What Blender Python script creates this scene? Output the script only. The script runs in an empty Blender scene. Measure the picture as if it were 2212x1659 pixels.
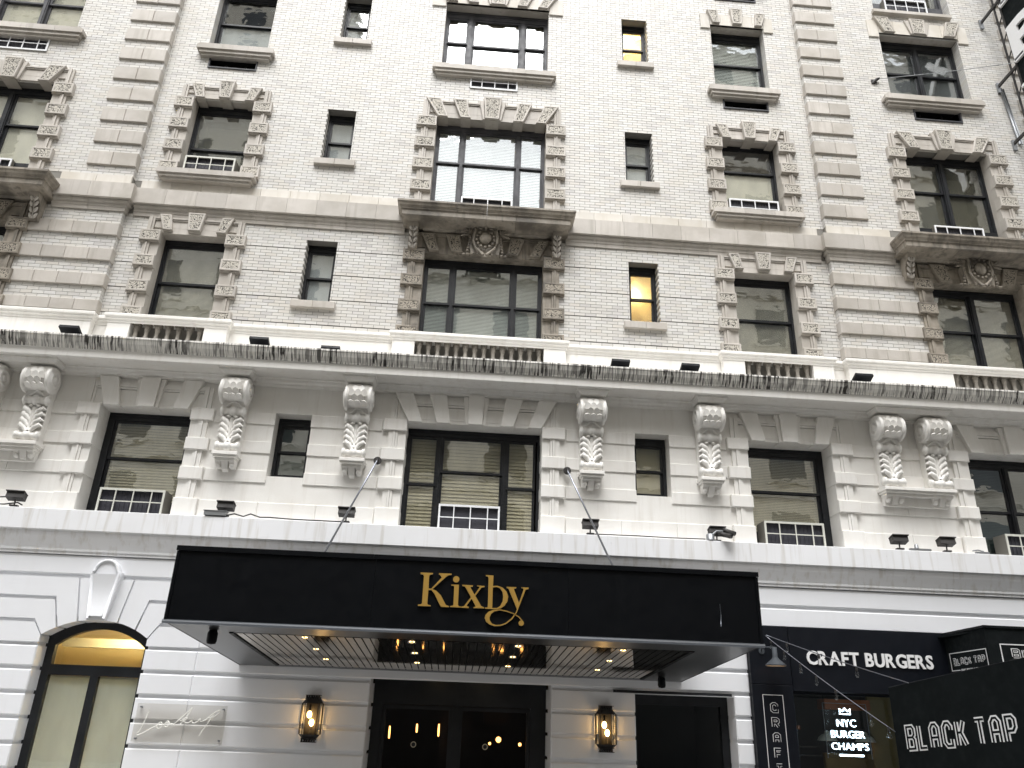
import bpy, math, random
from mathutils import Vector, Matrix
random.seed(11)
R = math.radians
scene = bpy.context.scene
COL = scene.collection

# ---------------------------------------------------------------- camera
PITCH, ROLL, YAW = 0.400918, 0.036254, 0.057887
CAM = Vector((-0.1233, -13.2, 2.1))
fw = Vector((math.sin(YAW)*math.cos(PITCH), math.cos(YAW)*math.cos(PITCH), math.sin(PITCH)))
r0 = fw.cross(Vector((0, 0, 1))).normalized(); u0 = r0.cross(fw)
rt = r0*math.cos(ROLL) + u0*math.sin(ROLL); up = u0*math.cos(ROLL) - r0*math.sin(ROLL)
cd = bpy.data.cameras.new('camera'); cam = bpy.data.objects.new('camera', cd); COL.objects.link(cam)
cam.matrix_world = Matrix(((rt.x, up.x, -fw.x, CAM.x), (rt.y, up.y, -fw.y, CAM.y), (rt.z, up.z, -fw.z, CAM.z), (0, 0, 0, 1)))
cd.sensor_width = 36; cd.lens = 36*1670.97/2212; cd.clip_end = 2000; cd.clip_start = 0.05
scene.camera = cam

# ---------------------------------------------------------------- sky and sun (overcast day)
SUN_EL, SUN_AZ = R(60), R(190)      # azimuth clockwise from +y
w = bpy.data.worlds.new('World'); scene.world = w; w.use_nodes = True
nt = w.node_tree; nt.nodes.clear()
sky = nt.nodes.new('ShaderNodeTexSky'); sky.sky_type = 'NISHITA'; sky.sun_disc = False
sky.sun_elevation = SUN_EL; sky.sun_rotation = SUN_AZ; sky.air_density = 1.0; sky.dust_density = 1.0; sky.ozone_density = 1.0
hs = nt.nodes.new('ShaderNodeHueSaturation'); hs.inputs['Saturation'].default_value = 0.10
bg = nt.nodes.new('ShaderNodeBackground'); bg.inputs['Strength'].default_value = 0.15
wo = nt.nodes.new('ShaderNodeOutputWorld')
nt.links.new(sky.outputs[0], hs.inputs['Color']); nt.links.new(hs.outputs[0], bg.inputs['Color']); nt.links.new(bg.outputs[0], wo.inputs[0])
sd = bpy.data.lights.new('sun', 'SUN'); sd.energy = 1.5; sd.angle = R(40); sd.color = (1.0, 0.995, 0.99)
so = bpy.data.objects.new('sun', sd); COL.objects.link(so)
sdir = Vector((math.sin(SUN_AZ)*math.cos(SUN_EL), math.cos(SUN_AZ)*math.cos(SUN_EL), math.sin(SUN_EL)))
so.rotation_euler = sdir.to_track_quat('Z', 'Y').to_euler(); so.location = (0, -20, 40)
scene.view_settings.view_transform = 'Standard'; scene.view_settings.look = 'None'
scene.view_settings.gamma = 1.0; scene.view_settings.use_curve_mapping = False
scene.view_settings.exposure = 1.68

# ---------------------------------------------------------------- materials
def newmat(name):
    m = bpy.data.materials.new(name); m.use_nodes = True
    n = m.node_tree.nodes; return m, n, m.node_tree.links, n['Principled BSDF']
def plain(name, col, rough=0.5, metal=0.0, emit=None, es=0.0, spec=0.5, alpha=1.0):
    m, n, l, b = newmat(name)
    b.inputs['Base Color'].default_value = (*col, 1); b.inputs['Roughness'].default_value = rough
    b.inputs['Metallic'].default_value = metal; b.inputs['Specular IOR Level'].default_value = spec
    if emit: b.inputs['Emission Color'].default_value = (*emit, 1); b.inputs['Emission Strength'].default_value = es
    return m
def N(n, t, **kw):
    x = n.new(t)
    for k, v in kw.items():
        if k in x.inputs.keys(): x.inputs[k].default_value = v
        else: setattr(x, k, v)
    return x
def posvec(n, l, scale):
    g = n.new('ShaderNodeNewGeometry'); mp = n.new('ShaderNodeVectorMath'); mp.operation = 'MULTIPLY'
    mp.inputs[1].default_value = scale; l.new(g.outputs['Position'], mp.inputs[0]); return mp.outputs[0]
def mixc(n, l, fac, a, b):
    m = n.new('ShaderNodeMix'); m.data_type = 'RGBA'
    for s, v in ((0, fac), (6, a), (7, b)):
        if hasattr(v, 'is_output'): l.new(v, m.inputs[s])
        elif s == 0: m.inputs[0].default_value = v
        else: m.inputs[s].default_value = (*v, 1)
    return m.outputs[2]
def ramp(n, l, src, p0, p1, c0=0.0, c1=1.0):
    r = n.new('ShaderNodeMapRange'); r.inputs[1].default_value = p0; r.inputs[2].default_value = p1
    r.inputs[3].default_value = c0; r.inputs[4].default_value = c1; l.new(src, r.inputs[0]); return r.outputs[0]
def noise(n, l, vec, scale, detail=4.0, rough=0.55):
    t = N(n, 'ShaderNodeTexNoise', Scale=scale, Detail=detail, Roughness=rough); l.new(vec, t.inputs['Vector']); return t.outputs['Fac']
def math2(n, l, op, a, b):
    m = n.new('ShaderNodeMath'); m.operation = op
    for i, v in enumerate((a, b)):
        if hasattr(v, 'is_output'): l.new(v, m.inputs[i])
        else: m.inputs[i].default_value = v
    return m.outputs[0]
def bump(n, l, b, h, strength, dist):
    bp = N(n, 'ShaderNodeBump', Strength=strength, Distance=dist); l.new(h, bp.inputs['Height']); l.new(bp.outputs[0], b.inputs['Normal']); return bp

def stone(name, c_base, c_var, c_stain, stain=0.5, rough=0.6, sc=1.3, islands=True, streak=0.35, sbump=0.25):
    """weathered stone: per-stone tint, cloudy variation, vertical runs of dirt"""
    m, n, l, b = newmat(name)
    p = posvec(n, l, (1, 1, 1)); pst = posvec(n, l, (9, 9, 0.7))
    f1 = ramp(n, l, noise(n, l, p, sc*2.2), 0.35, 0.7)
    c = mixc(n, l, f1, c_base, c_var)
    if islands:
        g = n.new('ShaderNodeNewGeometry'); oi = n.new('ShaderNodeObjectInfo')
        rr = math2(n, l, 'FRACT', math2(n, l, 'ADD', g.outputs['Random Per Island'], oi.outputs['Random']), 0.0)
        hv = n.new('ShaderNodeHueSaturation'); l.new(c, hv.inputs['Color']); l.new(ramp(n, l, rr, 0, 1, 0.88, 1.08), hv.inputs['Value']); c = hv.outputs[0]
    f2 = math2(n, l, 'MULTIPLY', ramp(n, l, noise(n, l, p, sc*0.9, 5), 0.46, 0.66), stain)
    f3 = math2(n, l, 'MULTIPLY', ramp(n, l, noise(n, l, pst, 1.0, 3), 0.50, 0.68), streak)
    c = mixc(n, l, math2(n, l, 'MAXIMUM', f2, f3), c, c_stain)
    l.new(c, b.inputs['Base Color']); b.inputs['Roughness'].default_value = rough
    bump(n, l, b, noise(n, l, p, 38, 3), sbump, 0.006)
    return m

def brickmat():
    m, n, l, b = newmat('glazed_brick')
    g = n.new('ShaderNodeNewGeometry'); oi = n.new('ShaderNodeObjectInfo')
    rr = math2(n, l, 'FRACT', math2(n, l, 'ADD', g.outputs['Random Per Island'], oi.outputs['Random']), 0.0)
    cr = n.new('ShaderNodeValToRGB'); l.new(rr, cr.inputs[0]); e = cr.color_ramp.elements
    e[0].position = 0.0; e[0].color = (0.607, 0.586, 0.542, 1); e[1].position = 1.0; e[1].color = (0.654, 0.642, 0.619, 1)
    for ps, cl in ((0.10, (0.522, 0.505, 0.489)), (0.18, (0.625, 0.609, 0.567)), (0.5, (0.654, 0.642, 0.614)), (0.8, (0.611, 0.580, 0.527)), (0.9, (0.588, 0.571, 0.551))):
        x = e.new(ps); x.color = (*cl, 1)
    p = posvec(n, l, (1, 1, 1)); f = ramp(n, l, noise(n, l, p, 1.1, 4), 0.5, 0.78, 0, 0.5)
    c = mixc(n, l, f, cr.outputs[0], (0.550, 0.524, 0.470))
    l.new(c, b.inputs['Base Color']); b.inputs['Roughness'].default_value = 0.45; b.inputs['Specular IOR Level'].default_value = 0.35
    bump(n, l, b, noise(n, l, p, 30, 2), 0.15, 0.004)
    return m

def vermi(name, c_hi, c_lo):
    """worm-carved stone: fine grooves with dirt lodged in them"""
    m, n, l, b = newmat(name)
    p = posvec(n, l, (1, 1, 1))
    h = math2(n, l, 'ABSOLUTE', math2(n, l, 'SUBTRACT', noise(n, l, p, 25, 0.6, 0.4), 0.5), 0.0)
    f = ramp(n, l, h, 0.030, 0.055)
    l.new(mixc(n, l, f, c_lo, c_hi), b.inputs['Base Color']); b.inputs['Roughness'].default_value = 0.75
    bump(n, l, b, f, 0.9, 0.012)
    return m

def crownmat():
    """cornice crown: white paint with black mould runs of its own shape"""
    m, n, l, b = newmat('streaked_cornice_paint')
    p1 = posvec(n, l, (26, 3, 0.9)); p2 = posvec(n, l, (60, 4, 2.0)); p3 = posvec(n, l, (1.3, 1, 0)); p4 = posvec(n, l, (7, 1, 9))
    a = ramp(n, l, noise(n, l, p1, 1.0, 2), 0.525, 0.56); a2 = ramp(n, l, noise(n, l, p2, 1.0, 2), 0.52, 0.57)
    k = ramp(n, l, noise(n, l, p3, 1.0, 2), 0.30, 0.55, 0.35, 1.0)
    s = math2(n, l, 'MULTIPLY', math2(n, l, 'MAXIMUM', a, math2(n, l, 'MULTIPLY', a2, 0.65)), k)
    s = math2(n, l, 'MULTIPLY', s, ramp(n, l, noise(n, l, p4, 1.0, 3), 0.25, 0.5, 0.45, 1.0))
    c = mixc(n, l, s, (0.80, 0.78, 0.73), (0.045, 0.04, 0.036))
    l.new(c, b.inputs['Base Color']); b.inputs['Roughness'].default_value = 0.7
    return m

def glassmat(name, r0=0.15, tint=(0.975, 0.985, 0.98), wav=0.06, sc=1.6):
    m = bpy.data.materials.new(name); m.use_nodes = True; n = m.node_tree.nodes; l = m.node_tree.links; n.clear()
    o = n.new('ShaderNodeOutputMaterial'); mx = n.new('ShaderNodeMixShader'); tr = n.new('ShaderNodeBsdfTransparent'); gl = n.new('ShaderNodeBsdfGlossy')
    tr.inputs[0].default_value = (*tint, 1); gl.inputs['Roughness'].default_value = 0.0; gl.inputs[0].default_value = (0.95, 0.97, 0.97, 1)
    bp = N(n, 'ShaderNodeBump', Strength=wav, Distance=0.05); l.new(noise(n, l, posvec(n, l, (1, 1, 1.4)), sc, 2.5), bp.inputs['Height']); l.new(bp.outputs[0], gl.inputs['Normal'])
    g = n.new('ShaderNodeNewGeometry'); dt = n.new('ShaderNodeVectorMath'); dt.operation = 'DOT_PRODUCT'; l.new(g.outputs['Normal'], dt.inputs[0]); l.new(g.outputs['Incoming'], dt.inputs[1])
    k = math2(n, l, 'SUBTRACT', 1.0, math2(n, l, 'ABSOLUTE', dt.outputs['Value'], 0.0)); k = math2(n, l, 'POWER', k, 5.0)
    l.new(math2(n, l, 'ADD', math2(n, l, 'MULTIPLY', k, 1-r0), r0), mx.inputs[0]); l.new(tr.outputs[0], mx.inputs[1]); l.new(gl.outputs[0], mx.inputs[2]); l.new(mx.outputs[0], o.inputs[0])
    return m

def fabric(name, col, trans=0.15):
    m = bpy.data.materials.new(name); m.use_nodes = True; n = m.node_tree.nodes; l = m.node_tree.links; n.clear()
    o = n.new('ShaderNodeOutputMaterial'); mx = n.new('ShaderNodeMixShader'); d = n.new('ShaderNodeBsdfDiffuse'); t = n.new('ShaderNodeBsdfTranslucent')
    c = mixc(n, l, ramp(n, l, noise(n, l, posvec(n, l, (3, 3, 1)), 1.0, 3), 0.35, 0.7), col, tuple(v*0.82 for v in col))
    l.new(c, d.inputs[0]); l.new(c, t.inputs[0]); mx.inputs[0].default_value = trans
    l.new(d.outputs[0], mx.inputs[1]); l.new(t.outputs[0], mx.inputs[2]); l.new(mx.outputs[0], o.inputs[0]); return m

def blackpaint(name, col=(0.012, 0.013, 0.015), rough=0.35, var=0.5, spec=0.35):
    m, n, l, b = newmat(name); b.inputs['Specular IOR Level'].default_value = spec; p = posvec(n, l, (1, 1, 1))
    f = ramp(n, l, noise(n, l, p, 3.0, 5), 0.4, 0.75, 0, var)
    l.new(mixc(n, l, f, col, tuple(min(1, v*2.6+0.003) for v in col)), b.inputs['Base Color'])
    l.new(ramp(n, l, noise(n, l, p, 9, 3), 0.3, 0.7, rough*0.75, rough*1.3), b.inputs['Roughness']); return m

M = dict(
    brick=brickmat(),
    balu=stone('grimy_shaded_baluster', (0.20, 0.182, 0.155), (0.26, 0.24, 0.205), (0.085, 0.075, 0.062), 0.6, sc=5),  # grime, plus the shade on the balusters put into the colour
    mortar=plain('mortar', (0.22, 0.21, 0.19), 0.9),
    buff=stone('buff_terracotta', (0.48, 0.445, 0.40), (0.53, 0.495, 0.45), (0.27, 0.24, 0.19), 0.45),
    bufflight=stone('pale_terracotta', (0.60, 0.565, 0.505), (0.65, 0.62, 0.57), (0.42, 0.37, 0.28), 0.4),
    hood=stone('stained_terracotta', (0.27, 0.237, 0.19), (0.36, 0.32, 0.265), (0.065, 0.056, 0.045), 0.8, sc=2.4, streak=0.6),
    vermi=vermi('vermiculated_stone', (0.52, 0.485, 0.42), (0.035, 0.03, 0.025)),
    vermidark=vermi('vermiculated_stone_dark', (0.36, 0.32, 0.26), (0.025, 0.022, 0.018)),
    white=stone('painted_stone', (0.80, 0.78, 0.74), (0.83, 0.815, 0.78), (0.60, 0.56, 0.50), 0.22, rough=0.5, streak=0.32, islands=False, sbump=0.12),
    white1=stone('fresh_white_paint', (0.80, 0.81, 0.835), (0.81, 0.82, 0.845), (0.70, 0.69, 0.68), 0.12, rough=0.45, streak=0.12, islands=False, sbump=0.06),
    belt=stone('belt_course_paint', (0.81, 0.815, 0.83), (0.82, 0.825, 0.84), (0.56, 0.53, 0.48), 0.1, rough=0.5, streak=0.55, islands=False, sbump=0.08),
    crown=crownmat(),
    frame=blackpaint('black_window_paint', (0.011, 0.012, 0.014), 0.38),
    framegrey=blackpaint('faded_frame_paint', (0.05, 0.05, 0.055), 0.5),
    black=blackpaint('black_metal', (0.0035, 0.0042, 0.0055), 0.45, 0.1, 0.12),
    shopblack=blackpaint('shopfront_black', (0.005, 0.0062, 0.0095), 0.45, 0.2, 0.18),
    canvas=blackpaint('black_canvas', (0.0065, 0.0085, 0.009), 0.9, 0.2, 0.1),
    iron=blackpaint('dark_iron', (0.03, 0.028, 0.027), 0.55),
    trim=plain('brushed_trim', (0.42, 0.45, 0.50), 0.32, 1.0),
    steel=plain('rod_steel', (0.25, 0.26, 0.29), 0.4, 1.0),
    galv=plain('galvanised', (0.30, 0.31, 0.32), 0.45, 0.8),
    soffit=plain('polished_soffit', (0.54, 0.475, 0.385), 0.06, 1.0),
    soffitm=plain('satin_soffit_margin', (0.11, 0.115, 0.12), 0.32, 1.0),
    gap=plain('dark_gap', (0.008, 0.008, 0.008), 0.8),
    gold=plain('gold_letter', (0.62, 0.38, 0.09), 0.42, 0.55),
    goldside=plain('gold_edge', (0.75, 0.66, 0.45), 0.3, 0.8),
    glass=glassmat('window_glass'),
    glassflat=glassmat('shop_glass', 0.055, (0.9, 0.92, 0.92), 0.015),
    lampglass=glassmat('lantern_glass', 0.03, (0.9, 0.88, 0.82), 0.0),
    blind=fabric('beige_blind', (0.76, 0.72, 0.60)),
    blindgold=fabric('ochre_blind', (0.72, 0.65, 0.47)),
    blindgrey=fabric('grey_blind', (0.58, 0.60, 0.60)),
    blindwhite=fabric('white_blind', (0.82, 0.85, 0.80)),
    blindgreen=fabric('dark_shade', (0.10, 0.13, 0.12)),
    frost=fabric('frosted_film', (0.83, 0.78, 0.63), 0.75),
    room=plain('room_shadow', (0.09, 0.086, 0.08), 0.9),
    warmroom=plain('warm_room', (0.74, 0.64, 0.40), 0.9),
    acwhite=plain('ac_white_enamel', (0.78, 0.79, 0.80), 0.4),
    accream=plain('ac_cream_enamel', (0.60, 0.60, 0.54), 0.45),
    accase=plain('ac_case_shaded', (0.20, 0.19, 0.165), 0.6),  # brown-grey casing, its side shade put into the colour
    accoil=plain('ac_coil', (0.035, 0.035, 0.045), 0.6),
    lit=plain('letter_white', (0.80, 0.80, 0.80), 0.5),
    warm=plain('warm_bulb', (1, 0.8, 0.4), 0.5, emit=(1.0, 0.60, 0.22), es=11),
    roomlamp=plain('room_lamp', (1, 0.8, 0.5), 0.5, emit=(1.0, 0.84, 0.54), es=85),
    fanlamp=plain('ceiling_light', (1, 0.8, 0.5), 0.5, emit=(1.0, 0.78, 0.42), es=16),
    warmlow=plain('warm_filament', (1, 0.6, 0.2), 0.5, emit=(1.0, 0.42, 0.10), es=2.6),
    down=plain('downlight_lens', (1, 0.8, 0.4), 0.5, emit=(1.0, 0.70, 0.30), es=3),
    neon=plain('neon_tube', (0.9, 0.95, 1), 0.5, emit=(0.66, 0.84, 1.0), es=5),
    acrylic=glassmat('acrylic_sheet', 0.04, (0.93, 0.92, 0.90), 0.0),
    whitescript=plain('white_script', (0.86, 0.85, 0.80), 0.4),
    asphalt=stone('asphalt', (0.09, 0.09, 0.092), (0.10, 0.10, 0.10), (0.06, 0.06, 0.06), 0.4, 0.9, islands=False, streak=0),
    pave=stone('sidewalk_concrete', (0.46, 0.45, 0.43), (0.50, 0.49, 0.47), (0.32, 0.31, 0.3), 0.4, 0.85, islands=False, streak=0),
    opp1=stone('limestone_opposite', (0.62, 0.59, 0.52), (0.66, 0.63, 0.57), (0.42, 0.39, 0.33), 0.4),
    opp2=stone('tan_brick_opposite', (0.56, 0.52, 0.44), (0.60, 0.56, 0.49), (0.38, 0.34, 0.29), 0.4),
    oppwin=plain('opposite_window', (0.03, 0.035, 0.04), 0.15),
    duct=plain('copper_duct', (0.30, 0.09, 0.025), 0.5),
    khaki=plain('khaki_wall', (0.20, 0.155, 0.06), 0.8),
    enamel=plain('cream_enamel', (0.55, 0.54, 0.46), 0.35),
    greyenamel=plain('grey_enamel', (0.055, 0.062, 0.07), 0.6, spec=0.25),
    bulb=glassmat('clear_bulb', 0.05, (0.92, 0.92, 0.92), 0.0),
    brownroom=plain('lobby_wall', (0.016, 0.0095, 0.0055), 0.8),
    oppdark=plain('opposite_shopfront', (0.02, 0.02, 0.022), 0.3),
    stick=plain('door_decal', (0.62, 0.56, 0.42), 0.6),
)

# ---------------------------------------------------------------- mesh helpers
class MB:
    def __init__(s): s.v = []; s.f = []; s.m = []; s.s = []
    def add(s, vs, fs, mi=0, sm=False):
        o = len(s.v); s.v += [tuple(q) for q in vs]
        for f in fs: s.f.append(tuple(i+o for i in f)); s.m.append(mi); s.s.append(sm)
        return s
    def box(s, x0, x1, y0, y1, z0, z1, mi=0):
        v = [(x, y, z) for z in (z0, z1) for y in (y0, y1) for x in (x0, x1)]
        return s.add(v, [(0, 2, 3, 1), (4, 5, 7, 6), (0, 1, 5, 4), (2, 6, 7, 3), (0, 4, 6, 2), (1, 3, 7, 5)], mi)
    def obox(s, c, hx, hy, hz, rot, mi=0):
        v = [Vector(c) + rot @ Vector((a*hx, b*hy, d*hz)) for d in (-1, 1) for b in (-1, 1) for a in (-1, 1)]
        return s.add(v, [(0, 2, 3, 1), (4, 5, 7, 6), (0, 1, 5, 4), (2, 6, 7, 3), (0, 4, 6, 2), (1, 3, 7, 5)], mi)
    def cbox(s, x0, x1, y0, y1, z0, z1, c=0.01, mi=0):
        """block with chamfered front edges, open back"""
        v = [(x0, y1, z0), (x1, y1, z0), (x1, y1, z1), (x0, y1, z1), (x0, y0+c, z0), (x1, y0+c, z0), (x1, y0+c, z1), (x0, y0+c, z1),
             (x0+c, y0, z0+c), (x1-c, y0, z0+c), (x1-c, y0, z1-c), (x0+c, y0, z1-c)]
        f = [(0, 1, 5, 4), (1, 2, 6, 5), (2, 3, 7, 6), (3, 0, 4, 7), (4, 5, 9, 8), (5, 6, 10, 9), (6, 7, 11, 10), (7, 4, 8, 11), (8, 9, 10, 11)]
        return s.add(v, f, mi)
    def prism(s, poly, y0, y1, mi=0, back=True):
        n = len(poly); v = [(x, y0, z) for x, z in poly] + [(x, y1, z) for x, z in poly]
        f = [tuple(range(n))] + ([tuple(range(2*n-1, n-1, -1))] if back else []) + [(i, i+n, (i+1) % n+n, (i+1) % n) for i in range(n)]
        return s.add(v, f, mi)
    def pblock(s, poly, y0, y1, margin=0.0, mi=0, pi=1, c=0.008):
        """convex stone with chamfered front; margin>0 adds a carved panel inside the margin"""
        n = len(poly); cx = sum(p[0] for p in poly)/n; cz = sum(p[1] for p in poly)/n
        def inset(d):
            out = []
            for i in range(n):
                a, b, e = Vector(poly[i-1]), Vector(poly[i]), Vector(poly[(i+1) % n])
                d1 = (b-a).normalized(); d2 = (e-b).normalized(); n1 = Vector((-d1.y, d1.x)); n2 = Vector((-d2.y, d2.x))
                if n1.dot(Vector((cx, cz))-b) < 0: n1 = -n1
                if n2.dot(Vector((cx, cz))-b) < 0: n2 = -n2
                m = (n1+n2)/(1+n1.dot(n2)); q = b+m*d; out.append((q.x, q.y))
            return out
        rings = [(poly, y1), (poly, y0+c), (inset(c), y0)]
        if margin: rings += [(inset(margin), y0), (inset(margin+0.006), y0+0.006)]
        v = [(x, y, z) for pl, y in rings for x, z in pl]; f = []; o = len(s.v)
        for k in range(len(rings)-1): f += [(k*n+i, k*n+(i+1) % n, (k+1)*n+(i+1) % n, (k+1)*n+i) for i in range(n)]
        s.add(v, f, mi); k = len(rings)-1
        s.f.append(tuple(o+k*n+i for i in range(n))); s.m.append(pi if margin else mi); s.s.append(False)
        return s
    def sweep(s, path, prof, mi=0, caps=True):
        """mitred moulding: plan path (x,y), profile (projection, z); outward is to the right-hand (street) side"""
        n = len(path); k = len(prof); v = []
        for i, (x, y) in enumerate(path):
            ns = []
            for a, b in ((i-1, i), (i, i+1)):
                if a >= 0 and b < n:
                    dx, dy = path[b][0]-path[a][0], path[b][1]-path[a][1]; L = math.hypot(dx, dy); ns.append((dy/L, -dx/L))
            if len(ns) == 1: mx, my = ns[0]
            else:
                d = 1+ns[0][0]*ns[1][0]+ns[0][1]*ns[1][1]; mx, my = (ns[0][0]+ns[1][0])/d, (ns[0][1]+ns[1][1])/d
            v += [(x+mx*p, y+my*p, z) for p, z in prof]
        f = [(i*k+j, i*k+j+1, (i+1)*k+j+1, (i+1)*k+j) for i in range(n-1) for j in range(k-1)]
        if caps: f += [tuple(range(k)), tuple(range((n-1)*k+k-1, (n-1)*k-1, -1))]
        return s.add(v, f, mi)
    def lathe(s, prof, c, n=12, axis='z', mi=0, sm=True, caps=True):
        k = len(prof); v = []
        for i in range(n):
            a = 2*math.pi*i/n; ca, sa = math.cos(a), math.sin(a)
            for r, t in prof: v.append((c[0]+r*ca, c[1]+r*sa, c[2]+t) if axis == 'z' else (c[0]+t, c[1]+r*ca, c[2]+r*sa) if axis == 'x' else (c[0]+r*ca, c[1]+t, c[2]+r*sa))
        f = [(i*k+j, ((i+1) % n)*k+j, ((i+1) % n)*k+j+1, i*k+j+1) for i in range(n) for j in range(k-1)]
        s.add(v, f, mi, sm); o = len(s.v)-n*k
        if caps:
            for j in (0, k-1): s.f.append(tuple(o+i*k+j for i in range(n))); s.m.append(mi); s.s.append(False)
        return s
    def tube(s, pts, r, n=6, mi=0, closed=False, sm=True):
        pts = [Vector(p) for p in pts]; m = len(pts); v = []
        rr = r if isinstance(r, (list, tuple)) else [r]*m
        ref = Vector((0.31, 0.17, 0.93))
        for i, p in enumerate(pts):
            a = pts[i-1] if (i > 0 or closed) else p; b = pts[(i+1) % m] if (i < m-1 or closed) else p
            t = (b-a).normalized(); u = t.cross(ref)
            if u.length < 1e-3: u = t.cross(Vector((1, 0, 0)))
            u.normalize(); w_ = t.cross(u)
            v += [p+(u*math.cos(2*math.pi*j/n)+w_*math.sin(2*math.pi*j/n))*rr[i] for j in range(n)]
        f = [(i*n+j, i*n+(j+1) % n, ((i+1) % m)*n+(j+1) % n, ((i+1) % m)*n+j) for i in range(m if closed else m-1) for j in range(n)]
        if not closed: f += [tuple(range(n)), tuple(range(m*n-1, m*n-n-1, -1))]
        return s.add(v, f, mi, sm)
    def ell(s, c, r, rot=None, n=8, m=5, mi=0):
        v = []; c = Vector(c)
        for j in range(1, m):
            ph = math.pi*j/m
            for i in range(n):
                q = Vector((r[0]*math.sin(ph)*math.cos(2*math.pi*i/n), r[1]*math.sin(ph)*math.sin(2*math.pi*i/n), r[2]*math.cos(ph)))
                v.append(c+(rot @ q if rot else q))
        t = Vector((0, 0, r[2])); v += [c+(rot @ t if rot else t), c-(rot @ t if rot else t)]
        f = [(j*n+i, j*n+(i+1) % n, (j+1)*n+(i+1) % n, (j+1)*n+i) for j in range(m-2) for i in range(n)]
        k = (m-1)*n; f += [(i, k, (i+1) % n) for i in range(n)] + [((m-2)*n+i, (m-2)*n+(i+1) % n, k+1) for i in range(n)]
        return s.add(v, f, mi, True)
    def stroke(s, pts, wd, y0, y1, mi=0):
        """flat ribbon of constant width along (x,z) points, mitred, from y0 (front) to y1"""
        n = len(pts); L = []; Rr = []
        for i in range(n):
            ns = []
            for a, b in ((i-1, i), (i, i+1)):
                if a >= 0 and b < n:
                    d = (Vector(pts[b])-Vector(pts[a])).normalized(); ns.append(Vector((-d.y, d.x)))
            m = ns[0] if len(ns) == 1 else (ns[0]+ns[1])/max(0.35, 1+ns[0].dot(ns[1]))
            p = Vector(pts[i]); L.append(p+m*wd/2); Rr.append(p-m*wd/2)
        v = [(q.x, y, q.y) for y in (y0, y1) for q in L+Rr]; k = 2*n; f = []
        for i in range(n-1):
            f += [(i, i+1, n+i+1, n+i), (i, k+i, k+i+1, i+1), (n+i, n+i+1, k+n+i+1, k+n+i)]
        f += [(0, n, k+n, k), (n-1, k+n-1, k+2*n-1, 2*n-1)]
        return s.add(v, f, mi)
    def mesh(s, name, mats):
        me = bpy.data.meshes.new(name); me.from_pydata(s.v, [], s.f)
        for m in mats: me.materials.append(m)
        me.polygons.foreach_set('material_index', s.m); me.polygons.foreach_set('use_smooth', s.s); me.update()
        return me

def obj(name, mb, mats, parent=None, **props):
    if not isinstance(mats, (list, tuple)): mats = [mats]
    me = mb if isinstance(mb, bpy.types.Mesh) else mb.mesh(name, mats)
    o = bpy.data.objects.new(name, me); COL.objects.link(o)
    if parent: o.parent = parent
    for k, v in props.items(): o[k] = v
    return o
def tag(o, label, cat, group=None):
    o['label'] = label; o['category'] = cat
    if group: o['group'] = group
    return o
def thing(name, label, cat, loc=(0, 0, 0), group=None):
    o = bpy.data.objects.new(name, None); COL.objects.link(o); o.location = loc; o.empty_display_size = 0.2
    return tag(o, label, cat, group)
def copy_tree(o, parent=None):
    c = o.copy(); COL.objects.link(c); c.parent = parent
    for ch in o.children: copy_tree(ch, c)
    return c
def struct(o): o['kind'] = 'structure'; return o

# ---------------------------------------------------------------- the setting
struct(obj('road', MB().box(-150, 150, -12.6, -4.7, -0.5, -0.14), M['asphalt']))
pv = struct(obj('sidewalk', MB().box(-150, 150, -4.4, 0.3, -0.4, 0.0), M['pave']))
kb = struct(obj('kerb', MB().box(-150, 150, -4.7, -4.404, -0.4, 0.002), M['pave']))
struct(obj('sidewalk_opposite', MB().box(-150, 150, -17.5, -12.6, -0.4, 0.0), M['pave']))
struct(obj('ground', MB().box(-600, 600, -600, 600, -1.5, -0.52), M['asphalt']))

def opposite(name, x0, x1, yb, h, mt, label, nx, nz, zs=4.5):
    t = thing(name, label, 'building', ((x0+x1)/2, yb, 0)); cx = (x0+x1)/2
    b = MB().box(x0-cx, x1-cx, -14, 0, 0, h); b.box(x0-cx-0.3, x1-cx+0.3, -14.3, 0.35, h+0.003, h+0.7); obj('wall', b, mt, t)
    g = MB(); dx = (x1-x0)/nx; dz = (h-zs-0.8)/nz
    for i in range(nx):
        for k in range(nz):
            xa = x0-cx+dx*(i+0.5); za = zs+dz*(k+0.5); g.box(xa-dx*0.26, xa+dx*0.26, 0.004, 0.03, za-dz*0.28, za+dz*0.28)
            g.box(xa-dx*0.32, xa+dx*0.32, 0.004, 0.14, za-dz*0.34, za-dz*0.29, 1)
    obj('windows', g, [M['oppwin'], mt], t, kind='stuff')
    b = MB()
    for k in range(1, nz): z = zs+dz*k; b.box(x0-cx, x1-cx, 0.004, 0.18, z-0.08, z+0.08)
    obj('ledges', b, mt, t)
    obj('shopfront', MB().box(x0-cx, x1-cx, 0.004, 0.3, 0, 4.2), M['oppdark'], t)
opposite('office_block', -46, -3.6, -17.6, 29.0, M['opp1'], 'tan stone office block across the street, left of the gap', 14, 7)
opposite('loft_block', 3.4, 48, -17.6, 28.0, M['opp2'], 'tan brick loft block across the street, right of the gap', 15, 7)
opposite('low_building', -3.55, 3.35, -19.5, 21.6, M['opp1'], 'low tan stone building across the street in the gap', 2, 5)
opposite('skyblocker', -62, -13, -40, 62, M['opp2'], 'tall tan tower added out of view behind the left office block', 14, 16)  # unseen, added to keep sky out of the top left window reflections
opposite('skyblocker', 13, 62, -40, 60, M['opp1'], 'tall pale tower added out of view behind the right loft block', 14, 16)  # its unseen right twin, added to cut skylight on the upper facade

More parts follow.
